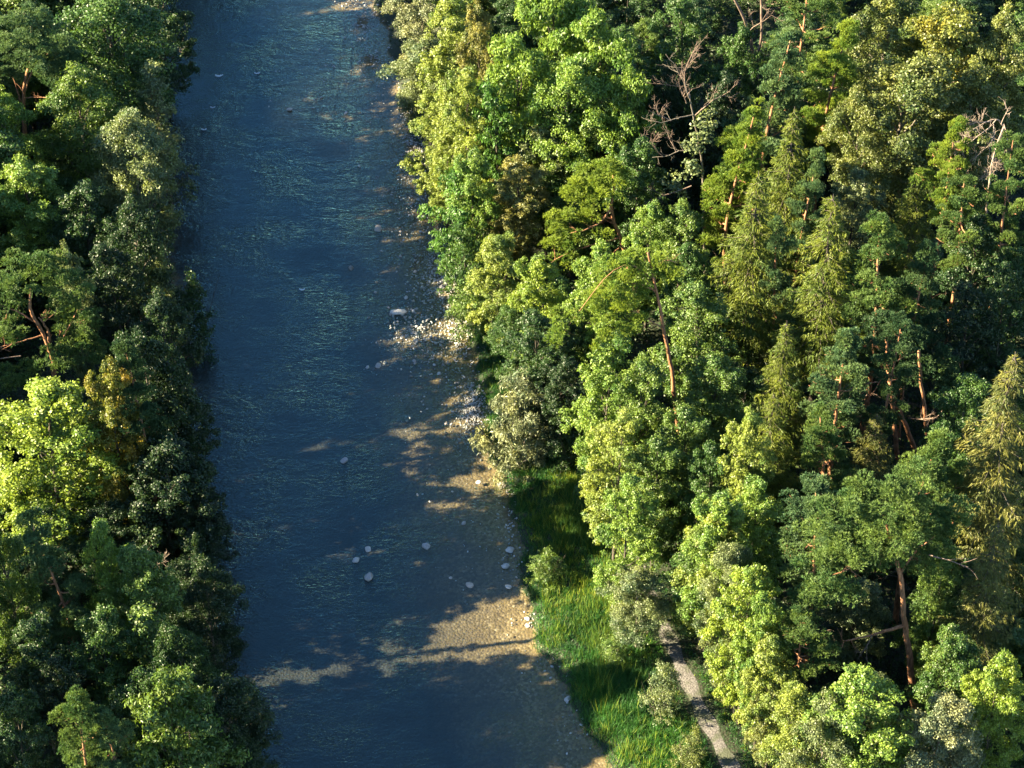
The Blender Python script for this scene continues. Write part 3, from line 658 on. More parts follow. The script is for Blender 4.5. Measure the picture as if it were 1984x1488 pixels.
# ------------------------------------------------------------------ particular trees traced as real 3-D limbs
def hero(name, base, trunk_px, r0, r1, limbs, pads, pal, label, barkm=BARK_PINE, dead=None, deadm=BARK_RED, seed=1, leafy=None, cat='tree', snags=0):
    """trunk/limbs: photo pixels taken at the tree's own distance (dy = metres nearer(-)/farther(+) than the trunk)"""
    g = np.random.default_rng(seed); z = 1.0
    for _ in range(3): b = unproj(base[0], base[1], z); z = gz(b[0], b[1])
    b = np.array([b[0], b[1], z]); yb = b[1]
    def P(px, py, dy=0.): return unproj_y(px, py, yb + dy) - b
    root = empty(name, tuple(b), label, cat)
    tp = [np.zeros(3)] + [P(*q) for q in trunk_px]; tp = np.array(tp)
    s = np.concatenate([[0], np.cumsum(np.linalg.norm(np.diff(tp, axis=0), axis=1))]); u = np.linspace(0, s[-1], 20)
    pts = np.stack([np.interp(u, s, tp[:, i]) for i in range(3)], 1)
    pts[1:-1] = (pts[:-2] + pts[1:-1] * 2 + pts[2:]) / 4 + g.normal(size=(18, 3)) * .03
    tg = Geo(); tube(tg, pts, np.linspace(r0, r1, 20), 9)
    for pl, ra, rb in limbs:
        q = np.array([P(*w) for w in pl]); ss = np.concatenate([[0], np.cumsum(np.linalg.norm(np.diff(q, axis=0), axis=1))]); uu = np.linspace(0, ss[-1], 10)
        qq = np.stack([np.interp(uu, ss, q[:, i]) for i in range(3)], 1); 
        for _ in range(2): qq[1:-1] = (qq[:-2] + 2 * qq[1:-1] + qq[2:]) / 4
        qq[1:-1] += g.normal(size=(8, 3)) * .03
        tube(tg, qq, np.linspace(ra, rb, 10), 6)
        for k in range(5):
            i = int(g.integers(3, 10)); twigs(tg, g, qq[i], rdir(g, 1)[0] + np.array([0, 0, -.2]), g.uniform(.5, 1.2), rb * .8, 1, nsub=3)
    mesh_obj('trunk', tg.mesh('trunk_mesh', True), barkm, root)
    if pads:
        cg = Geo(); mm = mpp(b)
        for px, py, rxp, ryp, dy in pads:
            rx, rz = rxp * mm, ryp * mm / cp; c = P(px, py, dy); n = max(3, int(rx * rz * 7.5)); cl = g.uniform(.3, .7)
            for k in range(n):
                d = rdir(g, 1)[0] * g.uniform(.25, .92) ** .6; cc = c + d * np.array([rx, rx * .85, rz])
                if leafy: leaf_ball(cg, g, cc, .5, leafy, .24, .17, cl=np.clip(cl + g.normal() * .15, 0, 1))
                else: needle_pad(cg, g, cc, .55, .34, 50, cl=np.clip(cl + g.normal() * .2, 0, 1))
                if k % 2 == 0: tube(cg if False else tg, curve(c, cc, 3), .015, 4)
        mesh_obj('crown', cg.mesh('crown_mesh'), LEAF[pal], root)
    for (px, py, dy), d, ln, r, dep, sprd, nsub in (dead or []):
        dg = Geo(); twigs(dg, g, P(px, py, dy), d, ln, r, dep, sprd, .15, nsub)
        mesh_obj('dead_branch', dg.mesh('dead_branch_mesh', True), deadm, root)
    return root
L = (-1, 0, .1)
hero('pine_tree', (52, 380), [(50, 310), (48, 240), (44, 170), (62, 110), (60, 50)], .26, .07,
     [([(48, 230), (38, 190), (25, 150)], .1, .04), ([(46, 190), (85, 186, -1), (115, 200, -2)], .05, .02), ([(46, 180), (70, 120), (110, 90)], .09, .03)],
     [(40, 60, 60, 38, 0), (100, 85, 48, 36, -.5), (15, 95, 45, 32, 1), (60, 45, 45, 28, .5), (110, 140, 45, 30, -1), (20, 150, 40, 24, 1), (80, 110, 50, 30, -1.5), (130, 110, 28, 26, 0)],
     'needle_blue', 'tall pine with bare orange trunk at the top left', seed=11)
hero('pine_tree', (112, 880), [(108, 760), (103, 690), (80, 640), (55, 600), (60, 560)], .27, .09,
     [([(95, 665), (95, 640), (75, 615)], .13, .05), ([(80, 650), (30, 665, -1), (0, 672, -1)], .06, .03), ([(103, 690), (130, 640), (150, 600)], .08, .03), ([(70, 625), (30, 600), (-10, 590)], .07, .02)],
     [(40, 525, 62, 30, 1), (130, 560, 45, 36, 1), (10, 580, 45, 40, .5), (150, 630, 45, 38, 0), (165, 680, 40, 24, -.5), (25, 640, 35, 20, -1.5), (105, 700, 42, 18, -2), (40, 730, 55, 22, -2), (100, 520, 45, 24, 2), (120, 600, 30, 26, 2)],
     'needle', 'broad pine with crooked orange limbs at the left edge', seed=12,
     dead=[((20, 790, -2), (-.6, -.3, -.3), 2.6, .05, 2, .7, 4), ((40, 690, -2), (-1, -.2, -.1), 3., .05, 2, .6, 4)])
hero('pine_tree', (1238, 590), [(1212, 495), (1200, 455), (1187, 425), (1183, 400), (1190, 368), (1188, 340)], .24, .08,
     [([(1187, 425), (1168, 418), (1150, 425)], .10, .05), ([(1183, 405), (1165, 430, -1), (1140, 445, -1.5), (1105, 452, -2)], .10, .03),
      ([(1203, 460), (1160, 472, -1), (1110, 485, -2), (1075, 503, -2.5)], .08, .03), ([(1205, 475), (1165, 510, -2), (1150, 530, -2)], .05, .02)],
     [(1150, 345, 48, 32, .5), (1125, 385, 34, 36, 0), (1185, 340, 38, 26, 0), (1140, 415, 30, 14, 0), (1085, 430, 32, 20, -1), (1075, 465, 26, 22, -2), (1110, 470, 30, 22, -2.5), (1170, 375, 36, 24, -1), (1170, 450, 20, 10, -1.5), (1090, 500, 24, 14, -2.5)],
     'needle_bright', 'bent pine with crooked orange trunk in the wood centre', seed=13)
hero('pine_tree', (1325, 905), [(1310, 795), (1300, 700), (1285, 640), (1275, 580), (1262, 520), (1255, 490)], .22, .07,
     [([(1283, 635), (1255, 618), (1225, 600)], .06, .02), ([(1270, 565), (1230, 545), (1190, 560)], .07, .02), ([(1265, 540), (1210, 500, -1), (1150, 560, -2), (1125, 600, -2.5), (1095, 640, -3)], .035, .015), ([(1262, 530), (1290, 500), (1310, 510)], .06, .02)],
     [(1205, 520, 46, 30, 0), (1250, 505, 48, 22, .5), (1295, 515, 32, 24, 0), (1190, 570, 44, 34, -1), (1210, 620, 40, 32, -1), (1180, 660, 34, 26, -1.5), (1150, 600, 24, 28, -1), (1225, 560, 34, 28, 0), (1095, 615, 20, 20, -3), (1082, 650, 18, 18, -3.2)],
     'needle_bright', 'leaning pine with long bare orange trunk', seed=14)
hero('pine_tree', (1775, 1400), [(1765, 1320), (1760, 1250), (1752, 1210), (1747, 1130), (1738, 1080), (1720, 1030), (1712, 990)], .27, .09,
     [([(1754, 1212), (1720, 1222, -.5), (1680, 1232, -1), (1635, 1242, -1.5)], .13, .04), ([(1738, 1080), (1690, 1060), (1640, 1040)], .09, .03), ([(1745, 1110), (1780, 1060), (1810, 1040)], .08, .03), ([(1725, 1040), (1650, 1100, -1), (1600, 1120, -1.5)], .08, .03)],
     [(1700, 965, 70, 36, 0), (1640, 985, 60, 38, .5), (1600, 1040, 55, 42, 0), (1660, 1050, 60, 40, -1), (1730, 1030, 60, 42, -1), (1790, 1000, 50, 38, 0), (1760, 935, 50, 32, .5), (1850, 1000, 36, 30, 0), (1830, 1050, 36, 40, 0), (1590, 1110, 50, 36, -1), (1620, 1145, 48, 32, -1.5), (1560, 1200, 36, 40, -1.5), (1690, 1080, 50, 22, -1.5), (1790, 1080, 42, 34, 0), (1570, 1160, 40, 28, -1), (1810, 1180, 42, 26, 1)],
     'needle', 'great spreading pine with red trunk and horizontal limb', seed=15,
     dead=[((1690, 1230, -1), (-.3, -.4, -.6), 1.6, .05, 2, .7, 4), ((1800, 1075, -1), (.8, -.2, .25), 2.6, .05, 1, .5, 3)])
hero('pine_tree', (1775, 880), [(1752, 815), (1730, 770), (1712, 720), (1700, 690)], .2, .1,
     [([(1715, 725), (1690, 760, -1), (1665, 800, -1)], .05, .02)],
     [(1690, 690, 45, 22, 1), (1650, 700, 40, 20, 1.5), (1730, 680, 40, 20, 1)], 'needle_dark', 'pine leaning on a slanting red trunk', seed=16,
     dead=[((1760, 810, -1), (.5, -.4, .2), 2.2, .06, 3, .9, 4), ((1700, 740, -1), (-1, -.4, -.2), 3.4, .05, 2, .5, 4)])
hero('pine_tree', (1740, 900), [(1732, 810), (1727, 765), (1722, 720), (1716, 650)], .2, .1, [], [(1720, 640, 45, 25, 1), (1765, 665, 35, 25, 1), (1700, 610, 30, 25, 1)], 'needle_dark', 'upright red trunked pine beside the slanting trunk', seed=17)
hero('pine_tree', (1802, 900), [(1794, 830), (1790, 780), (1784, 740), (1780, 680)], .19, .1, [], [(1790, 690, 45, 34, 1), (1820, 720, 40, 26, 1), (1770, 720, 30, 16, 0)], 'needle_dark', 'pine on the rightmost of the three bare red trunks', seed=18)
hero('pine_tree', (1690, 490), [(1683, 420), (1680, 370), (1677, 310)], .24, .18, [([(1683, 405), (1705, 395, -1), (1728, 402, -1)], .05, .02)], [(1690, 285, 50, 26, 1.5)], 'olive', 'left of the two bare red trunks under the olive crowns', seed=19, leafy=60)
hero('pine_tree', (1752, 500), [(1744, 450), (1742, 400), (1741, 370)], .18, .14, [], [(1750, 350, 45, 24, 1.5)], 'olive', 'right of the two bare red trunks under the olive crowns', seed=20, leafy=60)
hero('pine_tree', (1463, 560), [(1460, 480), (1459, 440), (1459, 380), (1458, 300)], .22, .12, [], [(1440, 280, 50, 32, -.5), (1405, 370, 36, 32, -1), (1400, 430, 36, 30, -1), (1430, 330, 40, 30, -1)], 'needle_bright', 'yellow green pine with orange trunk seen through the spruce', seed=21)
hero('pine_tree', (1443, 760), [(1445, 690), (1446, 610), (1452, 540), (1458, 470)], .22, .12, [], [(1470, 500, 40, 20, 2)], 'spruce', 'bare orange trunk below the big drooping spruce', seed=22)
# bare and dying trees
hero('dead_tree', (1368, 560), [(1366, 480), (1364, 420), (1362, 330), (1352, 260), (1340, 215), (1335, 180)], .16, .05,
     [([(1345, 222), (1310, 228, -.5), (1285, 240, -1), (1262, 234, -1)], .05, .02), ([(1355, 280), (1320, 290, -.5), (1290, 305, -1), (1264, 305, -1)], .055, .02), ([(1335, 190), (1322, 150), (1310, 130), (1290, 105)], .06, .02)],
     [(1350, 265, 24, 34, -.5), (1375, 240, 18, 22, 0), (1350, 320, 16, 26, 0), (1300, 350, 28, 12, 0), (1320, 365, 22, 12, 0)], 'grey',
     'dying tree with reddish bare twigs and ivy on its trunk', barkm=BARK_GREY, leafy=40, seed=31, deadm=BARK_RED,
     dead=[((1335, 190, 0), (0, -.2, 1), 3.2, .06, 3, .7, 5), ((1330, 200, 0), (-.5, -.2, .9), 3., .05, 3, .6, 4), ((1345, 225, 0), (.6, -.2, .8), 2.8, .05, 3, .7, 4),
           ((1300, 234, -1), (-.8, 0, .4), 2.2, .04, 3, .9, 4), ((1285, 303, -1), (-.7, 0, .5), 2.2, .04, 3, .9, 4), ((1310, 295, -1), (-.3, 0, .8), 2., .04, 3, .8, 4), ((1340, 360, -1), (-.8, -.3, -.1), 3., .05, 3, .7, 4)])
hero('dead_tree', (1475, 330), [(1468, 180), (1462, 110), (1448, 50), (1432, 15), (1412, -20)], .2, .1, [([(1466, 130), (1478, 60), (1474, 0), (1472, -50)], .13, .08)], [], 'grey',
     'bare forked trunk at the top edge above the dim maples', barkm=BARK_RED, seed=32, deadm=BARK_RED,
     dead=[((1452, 60, 0), (.3, -.2, .9), 2.4, .05, 3, .8, 4), ((1470, 90, 0), (.6, 0, .8), 2.6, .04, 2, .6, 4), ((1462, 120, 0), (-.5, -.3, -.7), 2.6, .04, 1, .5, 3)])
hero('dead_tree', (1905, 600), [(1912, 380), (1925, 300), (1945, 245)], .12, .06, [([(1945, 245), (1930, 228), (1905, 240, -.5), (1885, 250, -1)], .06, .02)], [], 'grey',
     'bleached dead branches fanned out between two right edge pines', barkm=BARK_DEAD, deadm=BARK_DEAD, seed=33,
     dead=[((1930, 232, -1), (-.8, -.5, -.8), 3.2, .045, 3, .8, 6), ((1925, 240, -1.2), (-.3, -.6, -1), 3.4, .045, 3, .7, 6), ((1945, 240, -1), (.3, -.5, -.8), 2.6, .04, 3, .8, 5), ((1940, 240, -.5), (.2, -.2, 1), 1.6, .04, 2, .8, 4), ((1920, 236, -1), (-1, -.5, .1), 2.2, .04, 3, .7, 5)])
hero('dead_tree', (322, 1200), [(318, 1140), (312, 1100)], .08, .04, [], [], 'grey', 'bare pinkish twigs poking up beside the left river shade', barkm=BARK_DEAD, deadm=BARK_DEAD, seed=34,
     dead=[((312, 1105, 0), (-.2, 0, 1), 2., .03, 3, .7, 5), ((318, 1110, 0), (.7, 0, .8), 1.8, .03, 2, .6, 4), ((310, 1108, 0), (-.6, 0, .6), 1.6, .03, 2, .7, 4)])

# trees outside the frame whose shade and reflection reach into it
g = np.random.default_rng(5)
for y in np.arange(98, 265, 6.5):
    for k in range(3):
        x = float(XL(y)) - 3 - k * 8 - g.uniform(0, 4); yy = y + g.uniform(-2, 2)
        px, py, _ = project((x, yy, 16))
        if 109 < yy < 126: continue
        if px < -70 or py < -120 and x > -60:
            put_tree(['maple', 'fine', 'pinecone'][int(g.integers(0, 3))], x, yy, g.uniform(21, 24) if yy < 109.5 else g.uniform(16, 18), g.uniform(3, 4), ['mid', 'deep', 'needle'][k], 'woodland tree just outside the picture on the left bank', group='woodland trees around the picture')
for y in np.arange(99, 262, 3.1):  # unseen row added so its shadow keeps the sun off the water
    if 107 < y < 124: continue
    yy = y + g.uniform(-.5, .5); x = float(XL(yy)) - 24 - g.uniform(0, 3); H = g.uniform(16.8, 18.2)
    if project((x, yy, 10))[0] > -60 and yy < 185: continue
    put_tree(['maple', 'fine'][int(g.integers(0, 2))], x, yy, H, g.uniform(2.8, 3.4), 'deep', 'tree in the outer woodland row beyond the left edge of the picture', group='woodland trees around the picture')
for y in np.arange(222, 262, 7):
    for k in range(7):
        x = float(XR(y)) + 4 + k * 7 + g.uniform(-2, 2)
        put_tree(['maple', 'fine', 'pinecone'][int(g.integers(0, 3))], x, y + g.uniform(-2, 2), g.uniform(14, 18), g.uniform(3, 4.2), 'deep', 'woodland tree just outside the picture on the right bank', group='woodland trees around the picture')

# ------------------------------------------------------------------ young trees that fill the gaps
def inside(px, py, m=60): return -m < px < W0 + m and -m < py < H0 + m
def side_word(dx, dy):
    if abs(dx) > abs(dy): return 'right of' if dx > 0 else 'left of'
    return 'below' if dy > 0 else 'above'
KEEP = [(1165, 395, 1225, 500), (1265, 560, 1325, 800), (1640, 1120, 1780, 1310), (1690, 715, 1810, 830), (35, 160, 65, 315), (40, 600, 120, 770), (1665, 310, 1755, 440),
        (1430, 420, 1475, 690), (1255, 200, 1375, 480), (1410, 0, 1485, 130), (1300, 1250, 1420, 1488), (1885, 220, 1960, 330), (1955, 370, 1980, 470), (1590, 900, 1640, 935), (290, 1080, 345, 1150)]
def covers(x, y, Rr, H, z=None):
    z = gz(x, y) if z is None else z; qx, qy, f = project((x, y, z + H)); bx, by, _ = project((x, y, z + H * .1)); w = Rr * FOC / f * .9
    return [k for k in KEEP if qx + w > k[0] and qx - w < k[2] and by > k[1] and qy < k[3]]
used = set(); TP = [(project((x, y, gz(x, y) + H * .8))[:2], lab) for x, y, r, H, lab in PLACED if 'outside' not in lab]
gx = np.arange(-48, 50, 4.3); gy = np.arange(104, 222, 4.6); nfill = 0
for y in gy:
    for x in gx:
        xx = x + g.uniform(-1.6, 1.6); yy = y + g.uniform(-1.8, 1.8)
        dR = xx - float(XR(yy)); dL = float(XL(yy)) - xx; zt = gz(xx, yy)
        if dR < 0 and dL < 1.0: continue
        px, py, _ = project((xx, yy, zt)); qx, qy, _ = project((xx, yy, zt + 7))
        if not inside(px, py, 120): continue
        gr = np.interp(py, [500, 620, 740, 860, 960, 1080, 1240, 1400, 1500], [930, 960, 990, 1100, 1190, 1210, 1290, 1370, 1430])
        if dR > 0 and py > 560 and px < gr + 25: continue
        if py > 1120 and px < gr + 130 and dR > 0: continue
        if dR > 0 and dR < 2.5: continue
        if min([math.hypot(xx - a[0], yy - a[1]) for a in PLACED]) < 1.9: continue
        H = g.uniform(6, 9.5)
        if covers(xx, yy, 2.2, H): continue
        kind = ['maple', 'fine', 'maple', 'shrub'][int(g.integers(0, 4))]
        best = sorted(TP, key=lambda t: math.hypot(t[0][0] - qx, t[0][1] - qy))
        for (bx, by), lab in best:
            w = lab.split(' '); desc = {'maple': 'low leafy young tree', 'fine': 'fine leaved young tree', 'shrub': 'low understorey bush'}[kind]
            l2 = f"{desc} {side_word(qx - bx, qy - by)} the {lab}"; l2 = ' '.join(l2.split(' ')[:16])
            if l2 not in used: break
        used.add(l2)
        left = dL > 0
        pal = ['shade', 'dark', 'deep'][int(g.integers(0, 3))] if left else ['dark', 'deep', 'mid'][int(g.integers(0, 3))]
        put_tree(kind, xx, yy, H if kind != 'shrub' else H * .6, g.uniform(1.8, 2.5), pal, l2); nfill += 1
print('trees', len(PLACED), 'fill', nfill)

# ------------------------------------------------------------------ undergrowth, grass
def cover(n, region, hmax, L, Wd, seed):
    g = np.random.default_rng(seed); x = g.uniform(-50, 50, n * 4); y = g.uniform(100, 222, n * 4); ok = region(x, y); x, y = x[ok][:n], y[ok][:n]
    return g, x, y
g = np.random.default_rng(41); n = 14000
x = g.uniform(-52, 54, n * 2); y = g.uniform(100, 225, n * 2)
dR = x - XR(y); dL = XL(y) - x
pr = np.array([project((a, b, 1.))[:2] for a, b in zip(x, y)])
edge = np.interp(pr[:, 1], [500, 620, 740, 860, 960, 1080, 1240, 1400, 1500], [0, 940, 960, 1060, 1160, 1190, 1300, 1390, 1450])
ok = ((dL > .2) | ((dR > .5) & (pr[:, 0] > edge))) & (np.abs(x - PX(y)) > 2.0)
x, y = x[ok], y[ok]; z = ground(x, y); ug = Geo(); n = len(x)
rep = 14; hh = np.abs(np.sin(x * .7) * np.cos(y * .6)) * 1.3 + .4
c = np.repeat(np.stack([x, y, z], 1), rep, 0) + g.normal(size=(n * rep, 3)) * np.array([.45, .45, 0]) + np.array([0, 0, 1.]) * (g.random((n * rep, 1)) * np.repeat(hh, rep)[:, None])
add_leaves(ug, g, c, np.array([0, 0, .6]) + rdir(g, n * rep), .24, .16, np.repeat(g.random(n), rep))
tag(mesh_obj('undergrowth', ug.mesh('undergrowth_mesh'), LEAF['floor']), 'dark leafy undergrowth covering the forest floor between the trees', 'undergrowth', kind='stuff')

def blades(xy, hgt, wd, mat, name, label, cat, per=9, seed=3, spread=.16, lean=.45, clscale=.35):
    g = np.random.default_rng(seed); x, y = xy; z = ground(x, y); n = len(x); ge = Geo()
    cl = np.clip(.5 + .5 * np.sin(x * clscale * 2.1 + 1) * np.cos(y * clscale * 1.7) + g.normal(size=n) * .15, 0, 1)
    b = np.repeat(np.stack([x, y, z - .03], 1), per, 0) + g.normal(size=(n * per, 3)) * np.array([spread, spread, 0])
    d = np.array([0, 0, 1.]) + g.normal(size=(n * per, 3)) * np.array([lean, lean, 0])
    add_blades(ge, g, b, d, np.repeat(hgt, per) * g.uniform(.6, 1.2, n * per), wd, np.repeat(cl, per))
    return tag(mesh_obj(name, ge.mesh(name + '_mesh'), LEAF[mat]), label, cat, kind='stuff')
g = np.random.default_rng(43); x = g.uniform(-8, 30, 130000); y = g.uniform(103, 220, 130000)
dR = x - XR(y); pr = np.stack(project((x, y, np.full_like(x, 1.0)))[:2], 1)
edge = np.interp(pr[:, 1], [0, 40, 60, 480, 560, 620, 740, 860, 960, 1080, 1240, 1400, 1500], [740, 740, 0, 0, 930, 980, 1010, 1120, 1230, 1260, 1330, 1420, 1470])
ok = (dR > -.12) & (pr[:, 0] < edge) & (np.abs(x - PX(y)) > .95 + .1 * np.sin(y * 3))
x, y, dR = x[ok], y[ok], dR[ok]
h = (.3 + .5 * np.abs(hnoise(x * 2, y * 2)) * 2) * np.clip(.35 + dR / 1.6, 0, 1); h *= 1 - .5 * (np.abs(x - PX(y)) < 1.8)
blades((x, y), h, .04, 'grass', 'grass', 'long green grass on the right river bank', 'grass', per=11)
w = hnoise(x * 1.3 + 9, y * 1.3) > .28
w = w & (g.random(len(x)) < .4) | ((g.random(len(x)) < .07))
blades((x[w], y[w]), h[w] * 1.7, .05, 'weed', 'tall_weeds', 'taller yellowish weeds standing in the bank grass', 'weeds', per=5, seed=9, lean=.25)

# ------------------------------------------------------------------ stones
def stone_mesh(seed, flat=.6, sub=2):
    import bmesh
    g = np.random.default_rng(seed); bm = bmesh.new(); bmesh.ops.create_icosphere(bm, subdivisions=sub, radius=.5)
    A = g.normal(size=(11, 3)); A = unit(A); off = g.uniform(.26, .45, 11); st = np.array([1, g.uniform(.6, .85), flat])
    for v in bm.verts:
        p = np.array(v.co)
        for a, o in zip(A, off):                                     # planar facets
            e = p @ a - o
            if e > 0: p = p - a * e * .85
        p = p * st * (1 + .04 * math.sin(p[0] * 17 + seed) * math.cos(p[1] * 13)); v.co = p
    me = bpy.data.meshes.new('stone_mesh'); bm.to_mesh(me); bm.free()
    for pl in me.polygons: pl.use_smooth = sub < 3
    return me
def stone_mat(name, a, b):
    m, nt, out = new_mat(name); gn = N(nt, 'ShaderNodeNewGeometry'); no = N(nt, 'ShaderNodeTexNoise', i_Scale=9.0, i_Detail=5.0); nt.links.new(gn.outputs['Position'], no.inputs['Vector'])
    n3 = N(nt, 'ShaderNodeTexNoise', i_Scale=1.7); nt.links.new(gn.outputs['Position'], n3.inputs['Vector'])
    c = ramp(nt, no.outputs[0], [(.3, a), (.7, b)]); c = mixcol(nt, ramp(nt, n3.outputs[0], [(.35, (0, 0, 0)), (.7, (.6, .6, .6))]), c, (.30, .26, .22))
    p = N(nt, 'ShaderNodeBsdfPrincipled'); nt.links.new(c, p.inputs['Base Color']); p.inputs['Roughness'].default_value = .6
    nt.links.new(p.outputs[0], out.inputs[0]); return m
SM = [stone_mat('stone_pale', (.34, .33, .32), (.52, .51, .49)), stone_mat('stone_grey', (.22, .22, .22), (.36, .35, .35)), stone_mat('stone_pink', (.30, .25, .22), (.46, .41, .37)), stone_mat('stone_dark', (.10, .10, .09), (.2, .19, .17))]
BIG = [stone_mesh(200 + k, .6, 3) for k in range(4)]; COB = [stone_mesh(300 + k, .55, 2) for k in range(8)]
HERO_ST = [
 (771, 606, 29, .45, 0, 'large flat pale boulder alone in the shallows beside the gravel spit'),
 (733, 444, 17, .5, 2, 'pale boulder in midstream level with the bent pine'),
 (690, 1086, 17, .7, 0, 'left of the three pale rocks clustered in the lower river'),
 (713, 1065, 13, .7, 0, 'topmost of the three pale rocks clustered in the lower river'),
 (715, 1119, 19, .9, 1, 'lowest and largest of the three rocks clustered in the lower river'),
 (826, 1059, 17, .7, 1, 'grey rock standing alone right of the three clustered rocks'),
 (899, 1014, 11, .8, 1, 'small grey rock in the brown shallows above the sunlit patch'),
 (667, 893, 15, .6, 1, 'grey rock alone in mid river above the clustered rocks'),
 (910, 1134, 15, .6, 2, 'pinkish rock at the top of the sunlit shallows'),
 (979, 1098, 16, .7, 0, 'pale rock near the bank above the sunlit corner'),
 (989, 1066, 20, .5, 0, 'broad pale rock on the shore beside the long grass'),
 (972, 941, 18, .5, 2, 'slanting pale rock on the shore below the willow bush'),
 (733, 709, 14, .6, 1, 'grey rock in midstream below the flat boulder'),
 (712, 712, 8, .6, 0, 'small pale rock just left of the midstream grey rock'),
 (680, 520, 14, .7, 3, 'dark wet rock in midstream above the flat boulder'),
 (561, 213, 11, .7, 2, 'squarish pale rock in the upper left of the river'),
 (787, 577, 9, .8, 0, 'small round rock above the large flat boulder'),
 (803, 700, 9, .8, 1, 'small round rock in the brown shallows below the gravel spit'),
 (851, 724, 11, .6, 0, 'flat little rock right of the round rock in brown shallows'),
 (927, 935, 10, .6, 0, 'pale rock in the shallows left of the slanting shore rock'),
 (1100, 1355, 14, .7, 0, 'pale rock on the lower shoreline below the sunlit corner'),
 (1070, 1292, 9, .7, 1, 'rock at the foot of the grass just below the sunlit corner'),
 (1126, 1405, 9, .7, 0, 'small pale rock on the shoreline near the bottom edge'),
 (1022, 1213, 11, .7, 2, 'sunlit rock at the waters edge by the bright grass'),
 (985, 1137, 12, .6, 0, 'pale rock offshore just above the sunlit corner'),
 (804, 527, 8, .8, 2, 'pinkish rock left of the top of the gravel spit'),
 (696, 322, 8, .6, 0, 'small pale rock in the upper river beside the yellow maples'),
 (873, 1120, 7, .7, 2, 'little pinkish rock left of the rock in the sunlit shallows'),
]
g = np.random.default_rng(77)
for k, (px, py, w, fl, mt, lab) in enumerate(HERO_ST):
    p = unproj(px, py); s = w * mpp(p) * 1.15
    o = mesh_obj('river_rock', BIG[k % 4], SM[mt]); o.scale = (s, s * (1.1 if k else .75), s * fl); o.rotation_euler = (g.normal() * .1, g.normal() * .1, 0 if k == 0 else g.uniform(0, 3.1))
    o.location = (p[0], p[1], max(-.05, s * fl * .12)); tag(o, lab, 'rock')
PATCH = [  # px, py, sx, sy, count, size px mean, mats, label
 (852, 530, 26, 38, 1200, 4.4, (0, 1, 1, 0), 'small cobble heaped on the main gravel spit'),
 (805, 640, 30, 26, 500, 5.0, (0, 1, 2, 0), 'cobble on the outer arm of the gravel spit'),
 (885, 640, 18, 45, 700, 4.4, (0, 1, 2, 1), 'cobble along the shore below the gravel spit'),
 (914, 795, 18, 32, 1000, 4.4, (0, 2, 2, 0), 'pale cobble on the bright gravel patch above the willow bush'),
 (985, 1010, 12, 65, 110, 4.8, (0, 1, 0), 'pale cobble on the narrow shore beside the long grass'),
 (700, 45, 26, 34, 500, 4.0, (0, 2, 1), 'cobble on the gravel bar at the top'),
 (725, 110, 26, 40, 260, 3.8, (1, 0, 3), 'dark cobble below the top gravel bar'),
 (806, 300, 22, 62, 900, 4.2, (0, 1, 1), 'cobble on the shore under the yellow green maples'),
 (805, 410, 35, 80, 380, 4.4, (1, 0, 2, 3), 'scattered cobble in the brown upper shallows'),
 (840, 660, 60, 90, 330, 4.8, (0, 1, 2, 3), 'scattered cobble in the brown middle shallows'),
 (900, 1000, 45, 90, 60, 4.5, (1, 0, 3), 'scattered cobble in the brown lower shallows'),
 (1022, 1205, 14, 12, 26, 6.5, (2, 2, 0), 'sunlit cobble by the bright corner of grass'),
 (990, 1080, 12, 26, 30, 6.0, (0, 0, 1), 'pale cobble around the broad shore rock'),
 (640, 160, 70, 32, 260, 3.6, (1, 0, 3), 'cobble breaking the surface of the upstream riffle'),
 (1060, 1280, 25, 25, 25, 4.5, (1, 2, 3), 'cobble on the shoreline below the sunlit corner'),
 (1120, 1395, 22, 40, 30, 4.5, (0, 1, 3), 'cobble on the shoreline near the bottom edge'),
]
cand = []
for pi, (px, py, sx, sy, cnt, sz, mats, lab) in enumerate(PATCH):
    n = 0
    for _ in range(cnt * 3):
        if n >= cnt: break
        qx = px + g.normal() * sx; qy = py + g.normal() * sy; p = unproj(qx, qy)
        d = float(XR(p[1])) - p[0]
        if d < -.5 or d > 20: continue
        s = sz * g.lognormal(0, .32) * .88 * mpp(p); zz = float(ground(np.array([p[0]]), np.array([p[1]]))[0])
        if zz < -s * .5 and g.random() < .75: zz = -s * .15 if s > .2 else zz
        cand.append((s, p[0], p[1], zz, pi, int(g.choice(mats)))); n += 1
cand.sort(key=lambda c: -c[0])
NIND = 300 - len(HERO_ST) - 2
for s, x, y, z, pi, mt in cand[:NIND]:
    o = mesh_obj('cobble', COB[int(g.integers(0, 8))], SM[mt]); o.scale = (s, s, s); o.rotation_euler = (g.normal() * .2, g.normal() * .2, g.uniform(0, 6.28)); o.location = (x, y, z + s * .14)
    lb = ['pale', 'grey', 'pinkish', 'dark'][mt] + ' ' + PATCH[pi][7].replace('pale ', '').replace('dark ', ''); tag(o, lb, 'stone', 'cobbles: ' + lb)
cob_v = []
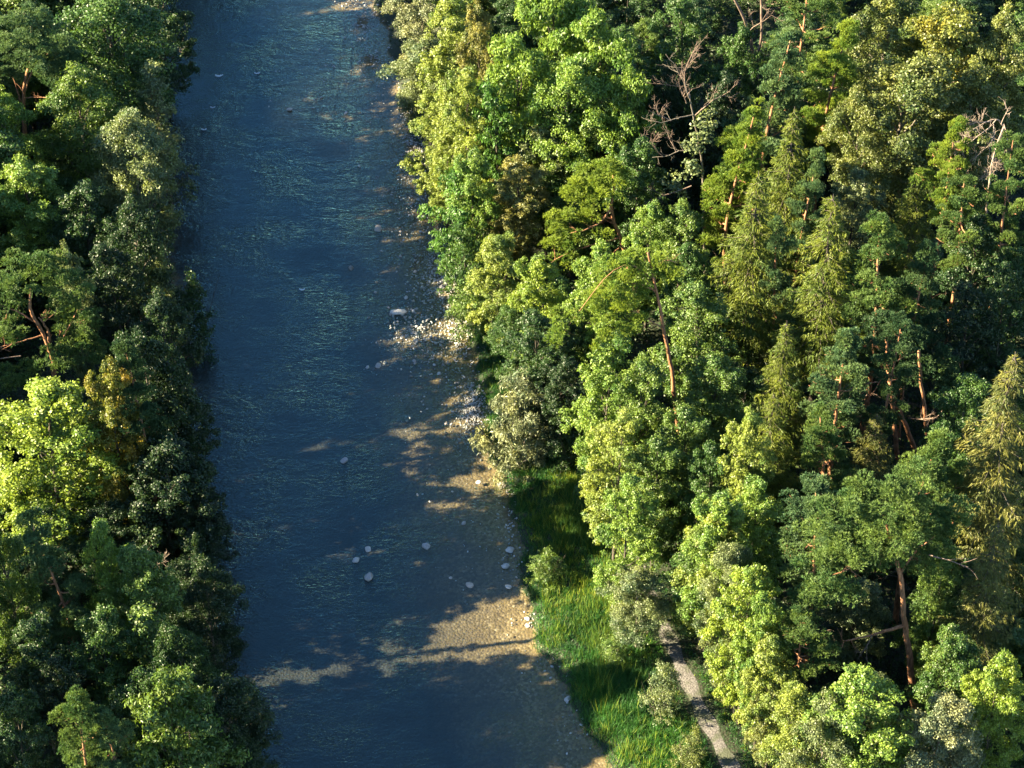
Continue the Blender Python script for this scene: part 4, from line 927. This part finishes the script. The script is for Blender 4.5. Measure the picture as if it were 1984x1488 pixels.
for me in [stone_mesh(400 + k, .6, 1) for k in range(6)]:
    v = np.empty(len(me.vertices) * 3, np.float32); me.vertices.foreach_get('co', v); cob_v.append((v.reshape(-1, 3), np.array([list(pl.vertices) for pl in me.polygons])))
ge = Geo()
for s, x, y, z, pi, mt in cand[NIND:]:
    v, f = cob_v[int(g.integers(0, 6))]; a = g.uniform(0, 6.28); c, sn = math.cos(a), math.sin(a)
    ge.add(v @ np.array([[c, sn, 0], [-sn, c, 0], [0, 0, 1]]) * s + np.array([x, y, z + s * .15]), f, r=g.random())
m, nt, out = new_mat('gravel_stones'); at = N(nt, 'ShaderNodeAttribute', attribute_name='rnd')
c = ramp(nt, at.outputs['Fac'], [(0, (.10, .10, .09)), (.35, (.26, .26, .25)), (.7, (.41, .40, .39)), (1, (.52, .49, .46))]); p = N(nt, 'ShaderNodeBsdfPrincipled'); nt.links.new(c, p.inputs['Base Color']); p.inputs['Roughness'].default_value = .6; nt.links.new(p.outputs[0], out.inputs[0])
tag(mesh_obj('gravel', ge.mesh('gravel_mesh', True), m), 'loose small gravel along the right shore', 'gravel', kind='stuff')

# white water over hidden rocks at the upper left
m, nt, out = new_mat('white_water'); p = N(nt, 'ShaderNodeBsdfPrincipled'); p.inputs['Base Color'].default_value = (.75, .8, .85, 1); p.inputs['Roughness'].default_value = .5; nt.links.new(p.outputs[0], out.inputs[0])
ge = Geo(); fg = np.random.default_rng(6)
for px, py, w in [(357, 157, 16), (424, 148, 12), (395, 252, 7), (412, 209, 7), (585, 562, 8), (498, 143, 8)]:
    c = unproj(px, py); mm = mpp(c); n = int(w * 9)
    a = fg.uniform(-1, 1, n); pts = np.stack([c[0] + a * w * mm * .6, c[1] + (a * a * .5 + fg.normal(size=n) * .13) * w * mm * .8, np.abs(fg.normal(size=n)) * .02 + .012], 1)
    add_leaves(ge, fg, pts, np.array([0, 0, 1.]) + .3 * rdir(fg, n), .12, .06, .5)
tag(mesh_obj('white_water', ge.mesh('white_water_mesh'), m), 'little crests of white water over hidden rocks', 'white water', kind='stuff')
print('cobbles', len(cand), 'objects', len(bpy.data.objects), 'polys', sum(len(m.polygons) for m in bpy.data.meshes))
